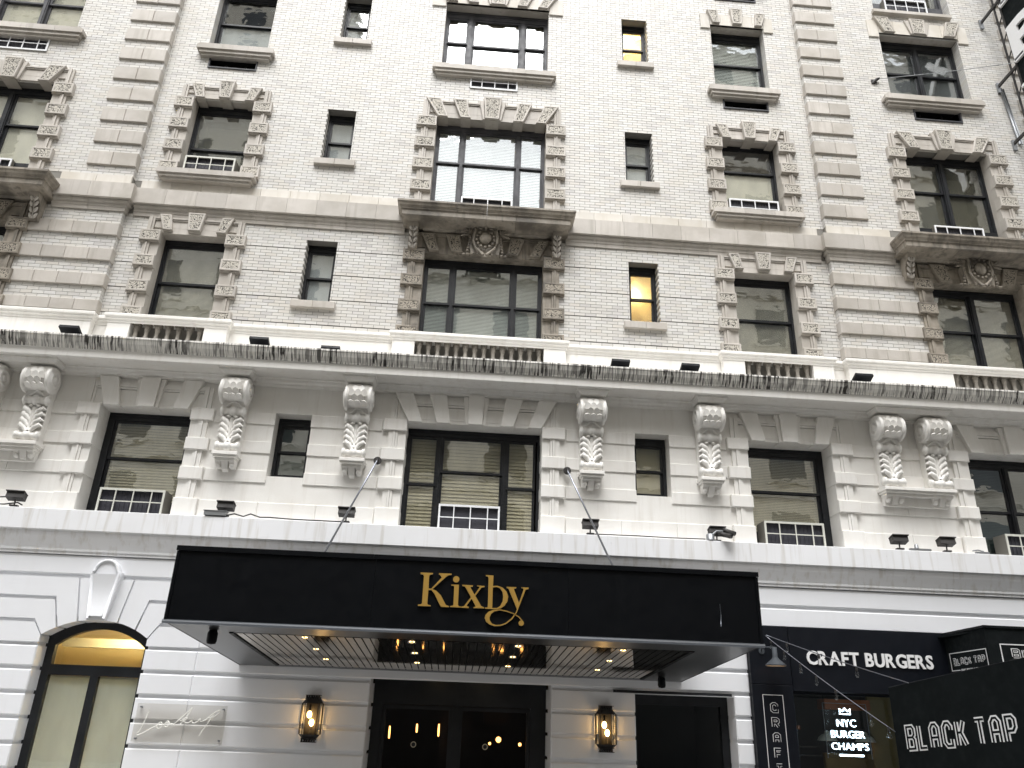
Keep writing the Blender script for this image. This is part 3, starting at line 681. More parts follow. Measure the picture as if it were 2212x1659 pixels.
# ---------------------------------------------------------------- hoods with cartouches, over storey 3
HP = [(0.0, 11.26), (0.60, 11.235), (0.62, 11.225), (0.62, 11.185), (0.60, 11.165), (0.585, 11.12), (0.55, 11.085), (0.545, 11.06), (0.525, 11.055), (0.52, 11.03), (0.52, 10.945), (0.49, 10.93), (0.14, 10.90), (0.10, 10.87), (0.0, 10.86)]
def hood(c, hw, yw, joints):
    xs = [c-hw]+joints+[c+hw]; o = None
    for i in range(len(xs)-1):
        path = [(xs[i]+(0.003 if i else 0), yw), (xs[i+1]-(0.003 if i < len(xs)-2 else 0), yw)]
        if i == 0: path = [(xs[0], yw+0.06)]+path
        if i == len(xs)-2: path = path+[(xs[-1], yw+0.06)]
        q = obj('hood_stone' if o else 'window_hood', MB().sweep(path, HP), M['hood'], o or H); o = o or q
    # cartouche
    cz = 10.66; yy = yw-0.27
    cart = obj('cartouche', MB().ell((c, yy+0.03, cz+0.02), (0.125, 0.07, 0.135), n=14, m=8), M['hood'], H)
    fr = []
    for s in (-1, 1):
        pts = [(c+s*0.03, cz-0.36), (c+s*0.10, cz-0.29), (c+s*0.19, cz-0.20), (c+s*0.235, cz-0.06), (c+s*0.225, cz+0.08), (c+s*0.20, cz+0.19), (c+s*0.235, cz+0.27), (c+s*0.29, cz+0.26)]
        obj('frame_scroll', MB().tube([(x, yy+0.02, z) for x, z in pts], [0.03, 0.027, 0.026, 0.028, 0.03, 0.03, 0.024, 0.012], 6), M['hood'], cart)
        sc = [(c+s*(0.11+0.055*math.cos(a)*(1-a/9)), yy+0.0, cz+0.245+0.055*math.sin(a)*(1-a/9)) for a in [i*0.7 for i in range(10)]]
        obj('frame_scroll', MB().tube(sc, 0.018, 5), M['hood'], cart)
        sc = [(c+s*(0.10+0.05*math.cos(a)*(1-a/9)), yy+0.05, cz-0.345+0.045*math.sin(a)*(1-a/9)) for a in [i*0.7 for i in range(10)]]
        obj('frame_scroll', MB().tube(sc, 0.018, 5), M['hood'], cart)
        pl = MB()
        for i in range(5):
            a = R(100-28*i); L = 0.13
            rot = Matrix.Rotation(s*(math.pi/2-a), 3, 'Y')
            pl.ell((c+s*(0.30+0.1*math.cos(a)), yy+0.06, cz+0.12+0.12*math.sin(a)), (0.02, 0.035, L*0.75), rot, 6, 5)
        obj('plume', pl, M['hood'], cart)
        fr_ = MB()
        for i in range(6): fr_.ell((c+s*(0.29+0.01*i), yy+0.09, cz+0.06-0.062*i), (0.036, 0.035, 0.032), None, 6, 4)
        for i in range(3): fr_.ell((c+s*(0.26+0.075*i), yy+0.11, cz-0.30-0.01*i), (0.045, 0.035, 0.028), None, 6, 4)
        obj('fruit_drop', fr_, M['hood'], cart)
    for i in range(11):
        a = R(-60+30*i)+math.pi/2+R(0)
        a = R(130+28.0*i)
        obj('bead', MB().ell((c+0.175*math.cos(a), yy+0.02, cz+0.0+0.185*math.sin(a)), (0.033, 0.03, 0.033), None, 6, 4), M['hood'], cart)
    obj('crest', MB().ell((c, yy, cz+0.26), (0.022, 0.035, 0.075), None, 6, 5).box(c-0.06, c+0.06, yy+0.02, yy+0.08, cz-0.40, cz-0.33), M['hood'], cart)
    obj('backing', MB().prism([(c-0.28, cz-0.3), (c+0.28, cz-0.3), (c+0.33, cz+0.1), (c+0.2, cz+0.29), (c-0.2, cz+0.29), (c-0.33, cz+0.1)], yy+0.08, yw-0.02), M['hood'], cart)
    # side consoles
    for s in (-1, 1):
        x = c+s*1.425
        pr = [(0, 10.40), (0.10, 10.40), (0.14, 10.47), (0.13, 10.58), (0.17, 10.72), (0.28, 10.84), (0.33, 10.93), (0.0, 10.93)]
        t = MB(); n = len(pr); v = [(x-0.09, yw-p, z) for p, z in pr]+[(x+0.09, yw-p, z) for p, z in pr]
        t.add(v, [tuple(range(n)), tuple(range(2*n-1, n-1, -1))]+[(i, (i+1) % n, n+(i+1) % n, n+i) for i in range(n)])
        q = obj('hood_console', t, M['hood'], H); lf = MB()
        for k in range(4):
            for d in (-1, 1): lf.ell((x+d*0.045, yw-0.15-0.035*k, 10.48+0.11*k), (0.03, 0.03, 0.07), Matrix.Rotation(d*0.4, 3, 'Y'), 6, 5)
        lf.tube([(x, yw-0.15, 10.42), (x, yw-0.17, 10.6), (x, yw-0.27, 10.84)], 0.014, 5)
        obj('leaf', lf, M['buff'], q)
hood(0, 1.13, YW, [-1.16, -0.58, 0.0, 0.58, 1.16][1:4]); hood(10.04, 1.13, YP, [9.5, 10.04, 10.58]); hood(-10.04, 1.13, YP, [-10.58, -10.04, -9.5])

# ---------------------------------------------------------------- string course between storeys 3 and 4
def course(xa, xb, yw, pitch, retl=0, retr=0, jj=0):
    n = max(1, round((xb-xa)/pitch)); L = (xb-xa)/n
    up_ = [(0.0, 11.40), (0.13, 11.385), (0.15, 11.375), (0.15, 11.03), (0.135, 11.02), (0.0, 11.015)]
    lo_ = [(0.0, 11.013), (0.10, 11.01), (0.095, 10.97), (0.05, 10.945), (0.05, 10.885), (0.035, 10.87), (0.03, 10.80), (0.0, 10.80)]
    o = None
    for i in range(n):
        a, b = xa+i*L+(0.002 if i else 0), xa+(i+1)*L-(0.002 if i < n-1 else 0)
        pth = [(a, yw), (b, yw)]
        if i == 0 and retl: pth = [(a, yw+retl)]+pth
        if i == n-1 and retr: pth = pth+[(b, yw+retr)]
        q = obj('course_stone' if o else 'string_course', MB().sweep(pth, up_), M['buff'], o or H); o = o or q
        obj('course_stone', MB().sweep(pth, lo_), M['buff'], o)
        obj('course_stone', MB().cbox(a, b, yw-0.02, yw+0.02, 11.402, 11.645, 0.005), M['bufflight'], o)
course(-XP+0.15, -1.62, YW, 0.6); course(1.62, XP-0.15, YW, 0.6)
course(XP, 8.42, YP, 0.68, retl=0.12); course(11.66, 14.4, YP, 0.68); course(-8.42, -XP, YP, 0.68, retr=0.12); course(-14.4, -11.66, YP, 0.68)

# ---------------------------------------------------------------- balustrade zone above the cornice
YB, YPED = -0.10, -0.25
ped = []                                        # projecting pedestal runs (x0,x1,baluster gap)
GAP_C = (-1.2, 1.2)
for s in (1, -1):
    f = (lambda a: a) if s > 0 else mir
    ped.append((*f((4.60, 6.735)), *f((5.015, 6.335))))
    ped.append((*f((7.03, 13.9)), *f((9.09, 11.0))))
ped.append((-1.61, 1.61, *GAP_C)); ped.sort()
rail = [(0.0, 8.53), (0.05, 8.525), (0.065, 8.51), (0.065, 8.465), (0.045, 8.445), (0.04, 8.415), (0.015, 8.395), (0.01, 8.355), (0.0, 8.35)]
path = [(-14.2, YPED)]
for x0, x1, g0, g1 in ped:
    if x0 > -13: path += [(x0, YB), (x0, YPED)]
    if x1 < 13: path += [(x1, YPED), (x1, YB)]
path.append((14.2, YPED))
path[0] = (-13.9, YPED); path[-1] = (13.9, YPED)
RL = obj('balustrade_rail', MB().sweep(path, rail), M['white'], H)
t = MB()
last = -14.0
for x0, x1, g0, g1 in ped:
    if x0 > last+0.05 and last > -14: t.box(last+0.002, x0-0.002, YB+0.003, YB+0.3, 7.6, 8.50)
    t.box(x0, g0, YPED+0.004, 0.02, 7.6, 8.40); t.box(g1, x1, YPED+0.004, 0.02, 7.6, 8.40)
    t.box(g0-0.001, g1+0.001, YPED+0.01, 0.03, 8.40, 8.515); t.box(g0, g1, YPED+0.03, 0.0, 7.6, 7.84)
    last = x1
obj('parapet', t, M['white'], H)
bprof = [(0.052, 0), (0.052, 0.035), (0.04, 0.045), (0.05, 0.075), (0.068, 0.13), (0.066, 0.18), (0.05, 0.23), (0.036, 0.29), (0.036, 0.36), (0.048, 0.385), (0.052, 0.41), (0.04, 0.425), (0.056, 0.44), (0.056, 0.475)]
bmesh_ = MB().lathe(bprof, (0, 0, 0), 10).box(-0.062, 0.062, -0.062, 0.062, 0.4755, 0.55).box(-0.062, 0.062, -0.062, 0.062, -0.05, -0.0005).mesh('baluster', [M['balu']])
for g0, g1, n in ((-1.2, 1.2, 14), (5.015, 6.335, 7), (-6.335, -5.015, 7), (9.09, 11.0, 10), (-11.0, -9.09, 10)):
    for i in range(n):
        o = obj('baluster', bmesh_, None, RL); o.location = (g0+(i+0.5)*(g1-g0)/n, YPED+0.09, 7.87)
    obj('window_well', MB().box(g0, g1, 0.04, 0.06, 7.6, 8.395), M['room'], H)

# ---------------------------------------------------------------- main cornice
YC = -0.10
top_ = [(0.0, 7.86), (0.66, 7.82), (0.72, 7.815)]
crown = [(0.72, 7.815), (0.72, 7.785), (0.705, 7.775), (0.70, 7.755), (0.675, 7.70), (0.635, 7.655), (0.605, 7.625), (0.60, 7.605), (0.585, 7.60)]
corona = [(0.585, 7.60), (0.57, 7.585), (0.57, 7.465), (0.555, 7.45), (0.20, 7.45), (0.195, 7.43), (0.16, 7.42), (0.14, 7.38), (0.10, 7.36), (0.095, 7.33), (0.0, 7.325)]
p = [(-14.2, YC), (14.2, YC)]
cor = obj('cornice', MB().sweep(p, corona, caps=False).sweep(p, top_, caps=False), M['white'], H)
ns = 16; L = 28.4/ns
for i in range(ns): obj('crown_stone', MB().sweep([(-14.2+i*L+0.0015, YC), (-14.2+(i+1)*L-0.0015, YC)], crown, caps=False), M['crown'], cor)

# console brackets
def make_bracket(x, name='bracket'):
    y = YC; wh = M['white']
    prof = [(0, 5.98), (0.17, 5.98), (0.20, 6.10), (0.17, 6.25), (0.16, 6.42), (0.17, 6.60), (0.19, 6.72), (0.22, 6.82), (0.26, 6.92), (0.40, 7.0), (0.44, 7.25), (0.36, 7.33), (0, 7.33)]
    t = MB(); n = len(prof); hw = 0.19
    t.add([(-hw, -p_, z) for p_, z in prof]+[(hw, -p_, z) for p_, z in prof], [tuple(range(n)), tuple(range(2*n-1, n-1, -1))]+[(i, (i+1) % n, n+(i+1) % n, n+i) for i in range(n)])
    b = obj(name, t, wh, H); b.location = (x, y, 0)
    # drum with stepped volute ends
    dy, dz, r = -0.265, 7.10, 0.232
    e = 0.235
    pf = [(0.03, -e-0.03), (0.055, -e-0.03), (0.06, -e-0.005), (0.10, -e-0.005), (0.106, -e-0.025), (0.15, -e-0.025), (0.16, -e+0.005), (0.21, -e), (r, -e+0.01), (r, -e+0.055), (r-0.04, -e+0.068)]
    pf = pf+[(r_, -t_) for r_, t_ in pf[::-1]]
    d = obj('scroll', MB().lathe(pf, (0, dy, dz), 20, 'x'), wh, b)
    sc = MB(); rr = r-0.03
    for row in range(5):
        a = R(122+25*row); nsc = 3 if row % 2 == 0 else 2
        for k in range(nsc):
            xx = (k-(nsc-1)/2)*0.108
            up_v = Vector((0, math.sin(a+math.pi/2-math.pi/2)*0, 0))
            nrm = Vector((0, math.cos(a), math.sin(a))); tan = Vector((0, -math.sin(a), math.cos(a)))   # tan points up along the drum
            pc = Vector((xx, dy, dz))+nrm*rr
            pts = [(-0.05, 0.06), (0.05, 0.06), (0.054, 0.0), (0.04, -0.04), (0.0, -0.06), (-0.04, -0.04), (-0.054, 0.0)]
            bot = [pc+Vector((u, 0, 0))-tan*v_*(-1)+nrm*(-0.004+(0.06-v_)*0.40) for u, v_ in pts]
            base = [q-nrm*0.03 for q in bot]; m_ = len(pts)
            sc.add(bot+base, [tuple(range(m_))]+[(i, (i+1) % m_, m_+(i+1) % m_, m_+i) for i in range(m_)])
    obj('scales', sc, wh, b)
    cap = MB(); cp = [(-0.2, 0.02), (-0.1, 0.065), (0, 0.04), (0.1, 0.065), (0.2, 0.02)]
    cap.tube([(u, dy-0.10, dz+0.14+v_*0.9) for u, v_ in [(-0.21, 0.0), (-0.12, 0.045), (0, 0.07), (0.12, 0.045), (0.21, 0.0)]], 0.028, 6)
    cap.ell((-0.085, dy-0.13, dz+0.12), (0.085, 0.035, 0.045), Matrix.Rotation(-0.35, 3, 'Y'), 8, 5); cap.ell((0.085, dy-0.13, dz+0.12), (0.085, 0.035, 0.045), Matrix.Rotation(0.35, 3, 'Y'), 8, 5)
    obj('leaf_cap', cap, wh, b)
    lip = MB().tube([(u, -0.27+0.06*abs(u)/0.17, 6.855+0.05*math.cos(u*18)) for u in [i*0.02-0.16 for i in range(17)]], 0.026, 6)
    obj('lip', lip, wh, b)
    pf2 = [(0.02, -0.215), (0.045, -0.215), (0.05, -0.2), (0.088, -0.205), (0.092, -0.16), (0.07, -0.15), (0.07, -0.05), (0.092, -0.04)]
    pf2 = pf2+[(r_, -t_) for r_, t_ in pf2[::-1]]
    obj('roll', MB().lathe(pf2, (0, -0.20, 6.745), 14, 'x'), wh, b)
    lf = MB()
    for k in range(4):
        for s in (-1, 1):
            z = 6.585-0.10*k
            lf.tube([(s*0.03, -0.19-0.005*k, z-0.10), (s*0.085, -0.225, z-0.03), (s*0.15, -0.215, z+0.025), (s*0.195, -0.185, z+0.0)], [0.032, 0.046, 0.042, 0.018], 7)
    lf.tube([(0, -0.19, 6.62), (0, -0.215, 6.5), (0, -0.22, 6.3), (0, -0.22, 6.2)], [0.045, 0.03, 0.026, 0.03], 6)
    for s in (-1, 1): lf.ell((s*0.06, -0.22, 6.645), (0.04, 0.03, 0.028), None, 7, 5)
    obj('acanthus_leaf', lf, wh, b)
    pf3 = [(0.02, -0.205), (0.04, -0.205), (0.045, -0.19), (0.078, -0.195), (0.082, -0.15), (0.06, -0.14), (0.06, -0.055), (0.082, -0.045)]
    pf3 = pf3+[(r_, -t_) for r_, t_ in pf3[::-1]]
    obj('roll', MB().lathe(pf3, (0, -0.20, 6.11), 14, 'x'), wh, b)
    return b
def shelf(x0, x1, corb):
    y = YC; t = MB().cbox(x0, x1, y-0.30, y+0.01, 5.945, 6.005, 0.006).box(x0+0.025, x1-0.025, y-0.27, y+0.01, 5.905, 5.944).box(x0+0.05, x1-0.05, y-0.22, y+0.01, 5.86, 5.904)
    o = obj('bracket_shelf', t, M['white'], H)
    if len(corb) > 1: obj('shelf_apron', MB().box(x0+0.06, x1-0.06, y-0.10, y+0.01, 5.70, 5.859), M['white'], o)
    for c in corb:
        g = MB()
        for k, hw, zb in ((-1, 0.05, 5.745), (0, 0.06, 5.70), (1, 0.05, 5.745)):
            cx = c+k*0.115
            g.add([(cx-hw, y-0.20, 5.859), (cx+hw, y-0.20, 5.859), (cx+hw*0.8, y-0.13, zb+0.03), (cx-hw*0.8, y-0.13, zb+0.03), (cx-hw, y, 5.859), (cx+hw, y, 5.859), (cx+hw*0.8, y, zb), (cx-hw*0.8, y, zb)],
                  [(0, 1, 2, 3), (0, 3, 7, 4), (1, 5, 6, 2), (3, 2, 6, 7)])
            if k: g.ell((cx, y-0.12, 5.79), (0.05, 0.075, 0.05), None, 8, 5)
        obj('corbel', g, M['white'], o)
def mutule(x0, x1):
    t = MB(); a, b = 0.0, 0.06; y = YC
    for zt, zb, i in ((7.4495, 7.415, 0.0), (7.4145, 7.36, 0.02)): 
        i2 = i+(0.0 if zt > 7.42 else 0.045)
        t.add([(x0+i, y, zt), (x1-i, y, zt), (x1-i, y-0.50+i, zt), (x0+i, y-0.50+i, zt), (x0+i2, y, zb), (x1-i2, y, zb), (x1-i2, y-0.50+i2, zb), (x0+i2, y-0.50+i2, zb)],
              [(0, 1, 2, 3), (4, 7, 6, 5), (3, 2, 6, 7), (0, 3, 7, 4), (1, 5, 6, 2)])
    obj('mutule', t, M['white'], H)
proto = make_bracket(2.07)
for x in (-2.07, 4.205, -4.205, 7.525, 8.385, -7.525, -8.385, 11.6, 12.46, -11.6, -12.46):
    o = copy_tree(proto, H); o.location.x = x
for x in (2.07, 4.205):
    for s in (-1, 1): shelf(s*x-0.215, s*x+0.215, [s*x]); mutule(s*x-0.29, s*x+0.29)
for s in (-1, 1):
    for x in (7.955, 12.03): shelf(s*x-0.66, s*x+0.66, [s*x-0.43, s*x+0.43]); mutule(s*x-0.73, s*x+0.73)

# ---------------------------------------------------------------- storey 2, white stone
Y2 = -0.10
S2 = (4.96, 6.525); P2 = (9.10, 10.98); N2 = (2.895, 3.52); C2 = (-1.21, 1.21)
OPEN2 = [(*C2, 4.8, 6.815)]
for s in (1, -1):
    f = (lambda a: a) if s > 0 else mir
    OPEN2 += [(*f(S2), 4.8, 6.815), (*f(P2), 4.8, 6.815), (*f(N2), 5.69, 6.83)]
base2 = obj('stone_wall', sheet(MB(), -14.2, 14.2, 4.4, 7.6, Y2, OPEN2, 0.4, rec=0.008), M['white'], H)
zones = [(-1.64, 1.64), (4.56, 6.92), (-6.92, -4.56), (8.70, 11.38), (-11.38, -8.70), (2.895, 3.52), (-3.52, -2.895)]
for z0, z1 in ((6.60, 6.83), (6.072, 6.295), (5.55, 5.772), (4.86, 5.22)):
    cuts = [z for z in zones if not (abs(z[0]) < 3.6 and abs(z[1]) < 3.6 and abs(z[0]) > 2 and z1 < 5.7)]
    for p, q, _, _ in subtract(-14.2, 14.2, cuts): 
        n = max(1, round((q-p)/1.15)); L = (q-p)/n
        for i in range(n): obj('ashlar', MB().cbox(p+i*L+(0.0015 if i else 0), p+(i+1)*L-(0.0015 if i < n-1 else 0), Y2-0.025, Y2+0.02, z0+0.004, z1-0.004, 0.008), M['white'], base2)
B2 = [(6.828, 0.215), (6.285, 0.215), (5.765, 0.217), (5.22, 0.36)]
def surround2(x0, x1, vous, outer, bw):
    c = (x0+x1)/2; yw = Y2
    for s in (-1, 1):
        e = x0 if s < 0 else x1; X = lambda a, b: (e+a, e+b) if s > 0 else (e-b, e-a)
        t = MB(); a, b = X(0, 0.14); t.box(a, b, yw-0.03, yw+0.36, 4.86, 6.80)
        for p, q, pr in ((0.145, 0.185, 0.05), (0.19, 0.225, 0.062), (0.23, outer, 0.045)): a, b = X(p, q); t.box(a, b, yw-pr, yw+0.02, 4.86, 7.235)
        o = obj('window_surround', t, M['white'], H)
        for z, h in B2: a, b = X(-0.008, bw); obj('block', MB().cbox(a, b, yw-0.085, yw+0.33, z-h, z, 0.01), M['white'], o)
    t = MB().box(x0-0.145, x1+0.145, yw-0.03, yw+0.36, 6.80, 7.10)
    for a, b, pr in ((7.11, 7.145, 0.05), (7.15, 7.185, 0.062), (7.19, 7.235, 0.045)): t.box(x0-0.15, x1+0.15, yw-pr, yw+0.018, a, b)
    t.box(x0, x1, yw-0.04, yw-0.03, 6.86, 6.875)
    h = obj('window_head', t, M['white'], H)
    for q, key in vous:
        obj('voussoir', MB().pblock(q, yw-0.115-(0.02 if key else 0), yw+0.2, 0.0, c=0.006), M['white'], h)
        if key:
            for s in (-1, 1):
                w = [(q[0][0]-0.085, q[0][1]), (q[0][0]-0.003, q[0][1]), (q[3][0]-0.003, q[3][1]), (q[3][0]-0.05, q[3][1])]
                if s > 0: w = [(2*c-a, b_) for a, b_ in w]
                obj('voussoir', MB().pblock(w, yw-0.085, yw+0.19, 0.0, c=0.006), M['white'], h)
TV = 7.318
for s in (1, -1):
    a = S2 if s > 0 else mir(S2); c = sum(a)/2
    surround2(*a, [(trap(c, -0.16, 0.16, -0.14, 0.14, TV, 6.787), 1)]+sym(c, (0.57, 0.90, 0.46, 0.72, TV, 6.787)), 0.30, 0.385)
    a = P2 if s > 0 else mir(P2); c = sum(a)/2
    surround2(*a, [(trap(c, -0.17, 0.17, -0.15, 0.15, TV, 6.787), 1)]+sym(c, (0.75, 1.08, 0.62, 0.88, TV, 6.787)), 0.30, 0.385)
surround2(*C2, [(trap(0, -0.145, 0.145, -0.125, 0.125, TV, 6.787), 1)]+sym(0, (0.535, 0.84, 0.45, 0.685, TV, 6.787))+sym(0, (1.135, 1.46, 0.945, 1.185, TV, 6.787)), 0.31, 0.41)
F2 = 0.22
window(*C2, 4.84, 6.82, F2, [(-1.16, -0.64), (-0.575, 0.535), (0.61, 1.13)], [0.50, 0.64, 0.50], 0.155, jamb=0.05, sillh=0.05, blind='blindgold', pitch=0.062)
window(*S2, 4.84, 6.81, F2+0.03, meets=[0.53], head=0.15, jamb=0.12, sillh=0.35, blind='blindgold', pitch=0.03)
window(*mir(S2), 4.84, 6.81, F2+0.03, meets=[0.53], head=0.15, jamb=0.12, sillh=0.35, blind='blindgold', pitch=0.05)
window(*P2, 4.84, 6.81, F2, [(9.2, 10.0), (10.08, 10.88)], [0.5, 0.5], head=0.15, jamb=0.1, sillh=0.1, blind='blindgreen', pitch=0.03)
window(*mir(P2), 4.84, 6.81, F2, [(-10.88, -10.08), (-10.0, -9.2)], [0.5, 0.5], head=0.15, jamb=0.1, sillh=0.1, blind='blind', pitch=0.03)
window(*N2, 5.71, 6.82, F2-0.03, head=0.12, blind='blindgold', pitch=0, meets=[0.48]); window(*mir(N2), 5.71, 6.82, F2-0.03, head=0.12, blind='blindgreen', pitch=0, meets=[0.48])

# ---------------------------------------------------------------- belt course
Y1 = -0.25
bp = [(0.0, 4.89), (0.17, 4.875), (0.19, 4.865), (0.19, 4.545), (0.175, 4.53), (0.155, 4.53), (0.15, 4.50), (0.13, 4.44), (0.085, 4.34), (0.055, 4.27), (0.05, 4.235), (0.03, 4.23), (0.03, 4.19), (0.0, 4.185)]
n = 12; L = 28.4/n; bo = None
for i in range(n):
    q = obj('belt_stone' if bo else 'belt_course', MB().sweep([(-14.2+i*L+(0.0012 if i else 0), Y1), (-14.2+(i+1)*L-0.0012, Y1)], bp, caps=False), M['belt'], bo or H); bo = bo or q
obj('belt_top', MB().box(-14.2, 14.2, Y1+0.002, 0.3, 4.80, 4.888), M['belt'], bo)

# ---------------------------------------------------------------- storey 1, rusticated white base
AC, AZ, AR = -5.69, 1.81, 1.40                  # arch centre x, circle centre z, radius
AX0, AX1 = AC-0.805, AC+0.805
DX0, DX1, DZ = -1.40, 1.42, 2.645
WX0, WX1, WZ = 2.745, 4.34, 2.43
G = [3.857-0.344*k for k in range(12)]; gh = 0.026
OP1 = [(AX0, AX1, 0, 3.215), (DX0, DX1, 0, DZ), (WX0, WX1, 0.9, WZ), (4.60, 14.3, 0, 3.545)]
base1 = obj('rusticated_wall', sheet(MB(), -14.2, 14.2, -0.1, 4.4, Y1+0.045, [(AX0-0.02, AX1+0.02, -0.2, 3.25)]+OP1[1:], 0.45, rec=0.004), M['white1'], H)
def rus(x0, x1, z0, z1, dl=0, dr=0):
    d = 0.12
    if dl or dr: d = max(dl, dr)
    obj('rusticated_stone', MB().cbox(x0, x1, Y1, Y1+d, z0, z1, 0.016), M['white1'], base1)
# plain frieze band
rus(-14.2, 14.2, G[0]+gh, 4.18)
for k in range(11):
    z1, z0 = G[k]-gh, G[k+1]+gh
    if z0 > 3.3:
        if k == 0: pass
    cuts = []
    for x0, x1, a, b in OP1[1:]:
        if a < (z0+z1)/2 < b: cuts.append((x0, x1))
    cuts.append((AC-3.2, AC+1.6))
    for p, q, l_, r_ in subtract(-14.2, 14.2, cuts):
        d = 0.12
        if abs(q-DX0) < 0.01 or abs(p-DX1) < 0.01: d = 0.80
        if abs(q-WX0) < 0.01 or abs(p-WX1) < 0.01: d = max(d, 0.45)
        obj('rusticated_stone', MB().cbox(p, q, Y1, Y1+d, z0, z1, 0.016), M['white1'], base1)
    # arch bay: stones stepped round the arch
def az(x): return AZ+math.sqrt(max(0, AR*AR-(x-AC)**2))
JL = [((-6.126, 3.893), (-5.995, 3.19)), ((-6.419, 3.546), (-6.285, 3.09)), ((-6.673, 3.221), (-6.497, 2.955))]
def jx(j, z): (xa, za), (xb, zb) = j; return xa+(xb-xa)*(z-za)/(zb-za)
def mirx(p): return [(2*AC-x, z) for x, z in p]
XL, XR = AC-3.2, AC+1.6
for side in (0, 1):
    far = XL if side == 0 else 2*AC-XR
    for k in range(3):
        z1, z0 = G[k]-gh, G[k+1]+gh
        ja = JL[k]; xa = jx(ja, z1)-0.014
        a_bot_x = ja[1][0]-0.014
        if k < 2:
            jb = JL[k+1]; xb = jb[1][0]+0.014; zbk = G[k+1]+gh
            poly = [(far, z1), (xa, z1), (a_bot_x, az(a_bot_x))]
            m_ = 3
            for i in range(1, m_): x = a_bot_x+(xb-a_bot_x)*i/m_; poly.append((x, az(x)))
            poly += [(xb, az(xb)), (jx(jb, zbk)+0.014, zbk), (far, zbk)]
        else:
            poly = [(far, z1), (xa, z1), (AX0, az(AX0)-0.01), (AX0, z0), (far, z0)]
        if side: poly = mirx(poly)[::-1]
        obj('rusticated_stone', MB().prism(poly, Y1, Y1+0.36, back=False), M['white1'], base1)
    for k in range(3, 11):
        z1, z0 = G[k]-gh, G[k+1]+gh
        a, b = (XL, AX0) if side == 0 else (AX1, XR)
        obj('rusticated_stone', MB().cbox(a, b, Y1, Y1+0.36, z0, z1, 0.016), M['white1'], base1)
for sd in (0, 1):
    j = JL[0]; pl = [(jx(j, 3.83)+0.014, 3.83), (AC-0.225, 3.83), (AC-0.13, 3.195), (j[1][0]+0.014, az(j[1][0]+0.014))]
    obj('rusticated_stone', MB().prism(mirx(pl)[::-1] if sd else pl, Y1, Y1+0.36, back=False), M['white1'], base1)
# keystone with a rounded top and a sunk panel
kt = [(-0.135, 3.19), (0.135, 3.19), (0.235, 3.86), (0.235, 3.93), (0.20, 3.935)]+[(0.195*math.cos(R(a)), 3.935+0.185*math.sin(R(a))) for a in range(15, 180, 15)]+[(-0.20, 3.935), (-0.235, 3.93), (-0.235, 3.86)]
ks = obj('keystone', MB().prism([(AC+x, z) for x, z in kt], Y1-0.09, Y1+0.3, back=False), M['white1'], base1)
rim = [(-0.115, 3.22), (-0.20, 3.86), (-0.20, 3.92), (-0.175, 3.94)]+[(-0.17*math.cos(R(a)), 3.945+0.16*math.sin(R(a))) for a in range(15, 180, 15)]+[(0.175, 3.94), (0.20, 3.92), (0.20, 3.86), (0.115, 3.22)]
obj('keystone_rim', MB().tube([(AC+x, Y1-0.10, z) for x, z in rim], 0.024, 8), M['white1'], base1)
t = MB(); nz = 10
for k in range(nz):
    za, zb = 3.24+0.66*k/nz, 3.24+0.66*(k+1)/nz; u = (k+0.5)/nz; hw = 0.105+0.075*u
    t.box(AC-hw, AC+hw, Y1-0.15+0.055*math.sin(math.pi*min(1, u*1.1)), Y1-0.0905, za+0.0005, zb)
obj('keystone_panel', MB().add([(AC+sx*(0.105+0.075*k/10), Y1-0.135+0.042*math.sin(math.pi*k/10), 3.25+0.64*k/10) for k in range(11) for sx in (-1, 1)], [(2*k, 2*k+1, 2*k+3, 2*k+2) for k in range(10)], 0, True), M['white1'], base1)
arcx = [AX0+(AX1-AX0)*i/14 for i in range(15)]
# arched window
YA = 0.05
inn = lambda d: [(AX0+d, 0.3)]+[(AC+(x-AC)*(1-d/0.805), az(x)-d*1.0) for x in arcx]+[(AX1-d, 0.3)]
po, pi_ = inn(-0.05), inn(0.12); n = len(po); t = MB()
t.add([(x, YA, z) for x, z in po]+[(x, YA, z) for x, z in pi_]+[(x, YA+0.1, z) for x, z in pi_], [(i, i+1, n+i+1, n+i) for i in range(n-1)]+[(n+i, n+i+1, 2*n+i+1, 2*n+i) for i in range(n-1)])
t.box(AX0+0.12, AX1-0.12, YA+0.003, YA+0.1, 2.395, 2.55).box(AC+0.01-0.06, AC+0.01+0.06, YA+0.001, YA+0.099, 0.3, 2.395)
aw = obj('arched_window', t, M['frame'], H)
top = [(x, z) for x, z in pi_ if z > 2.56]
obj('fanlight_pane', MB().prism([(AX0+0.12, 2.55)]+top+[(AX1-0.12, 2.55)], YA+0.05, YA+0.054), M['glassflat'], aw)
for a, b in ((AX0+0.12, AC-0.05), (AC+0.07, AX1-0.12)):
    obj('pane', MB().box(a, b, YA+0.05, YA+0.054, 0.3, 2.395), M['glassflat'], aw)
    t = MB(); slats(t, a+0.005, b-0.005, 0.5, 2.39, YA+0.08, 0.026); obj('blind', t, M['blindwhite'], aw, kind='stuff')
t = MB(); y0, y1 = 0.17, 2.6
t.add([(AX0-0.9, y0, 0), (AX1+0.9, y0, 0), (AX1+0.9, y0, 3.3), (AX0-0.9, y0, 3.3), (AX0-0.9, y1, 0), (AX1+0.9, y1, 0), (AX1+0.9, y1, 3.3), (AX0-0.9, y1, 3.3)], [(4, 5, 6, 7), (0, 4, 7, 3), (1, 2, 6, 5), (3, 7, 6, 2), (0, 1, 5, 4)])
obj('room_interior', t, M['warmroom'], aw)
obj('ceiling_lamp', MB().box(AC-0.5, AC+0.5, 1.0, 1.25, 3.20, 3.26), M['fanlamp'], aw)
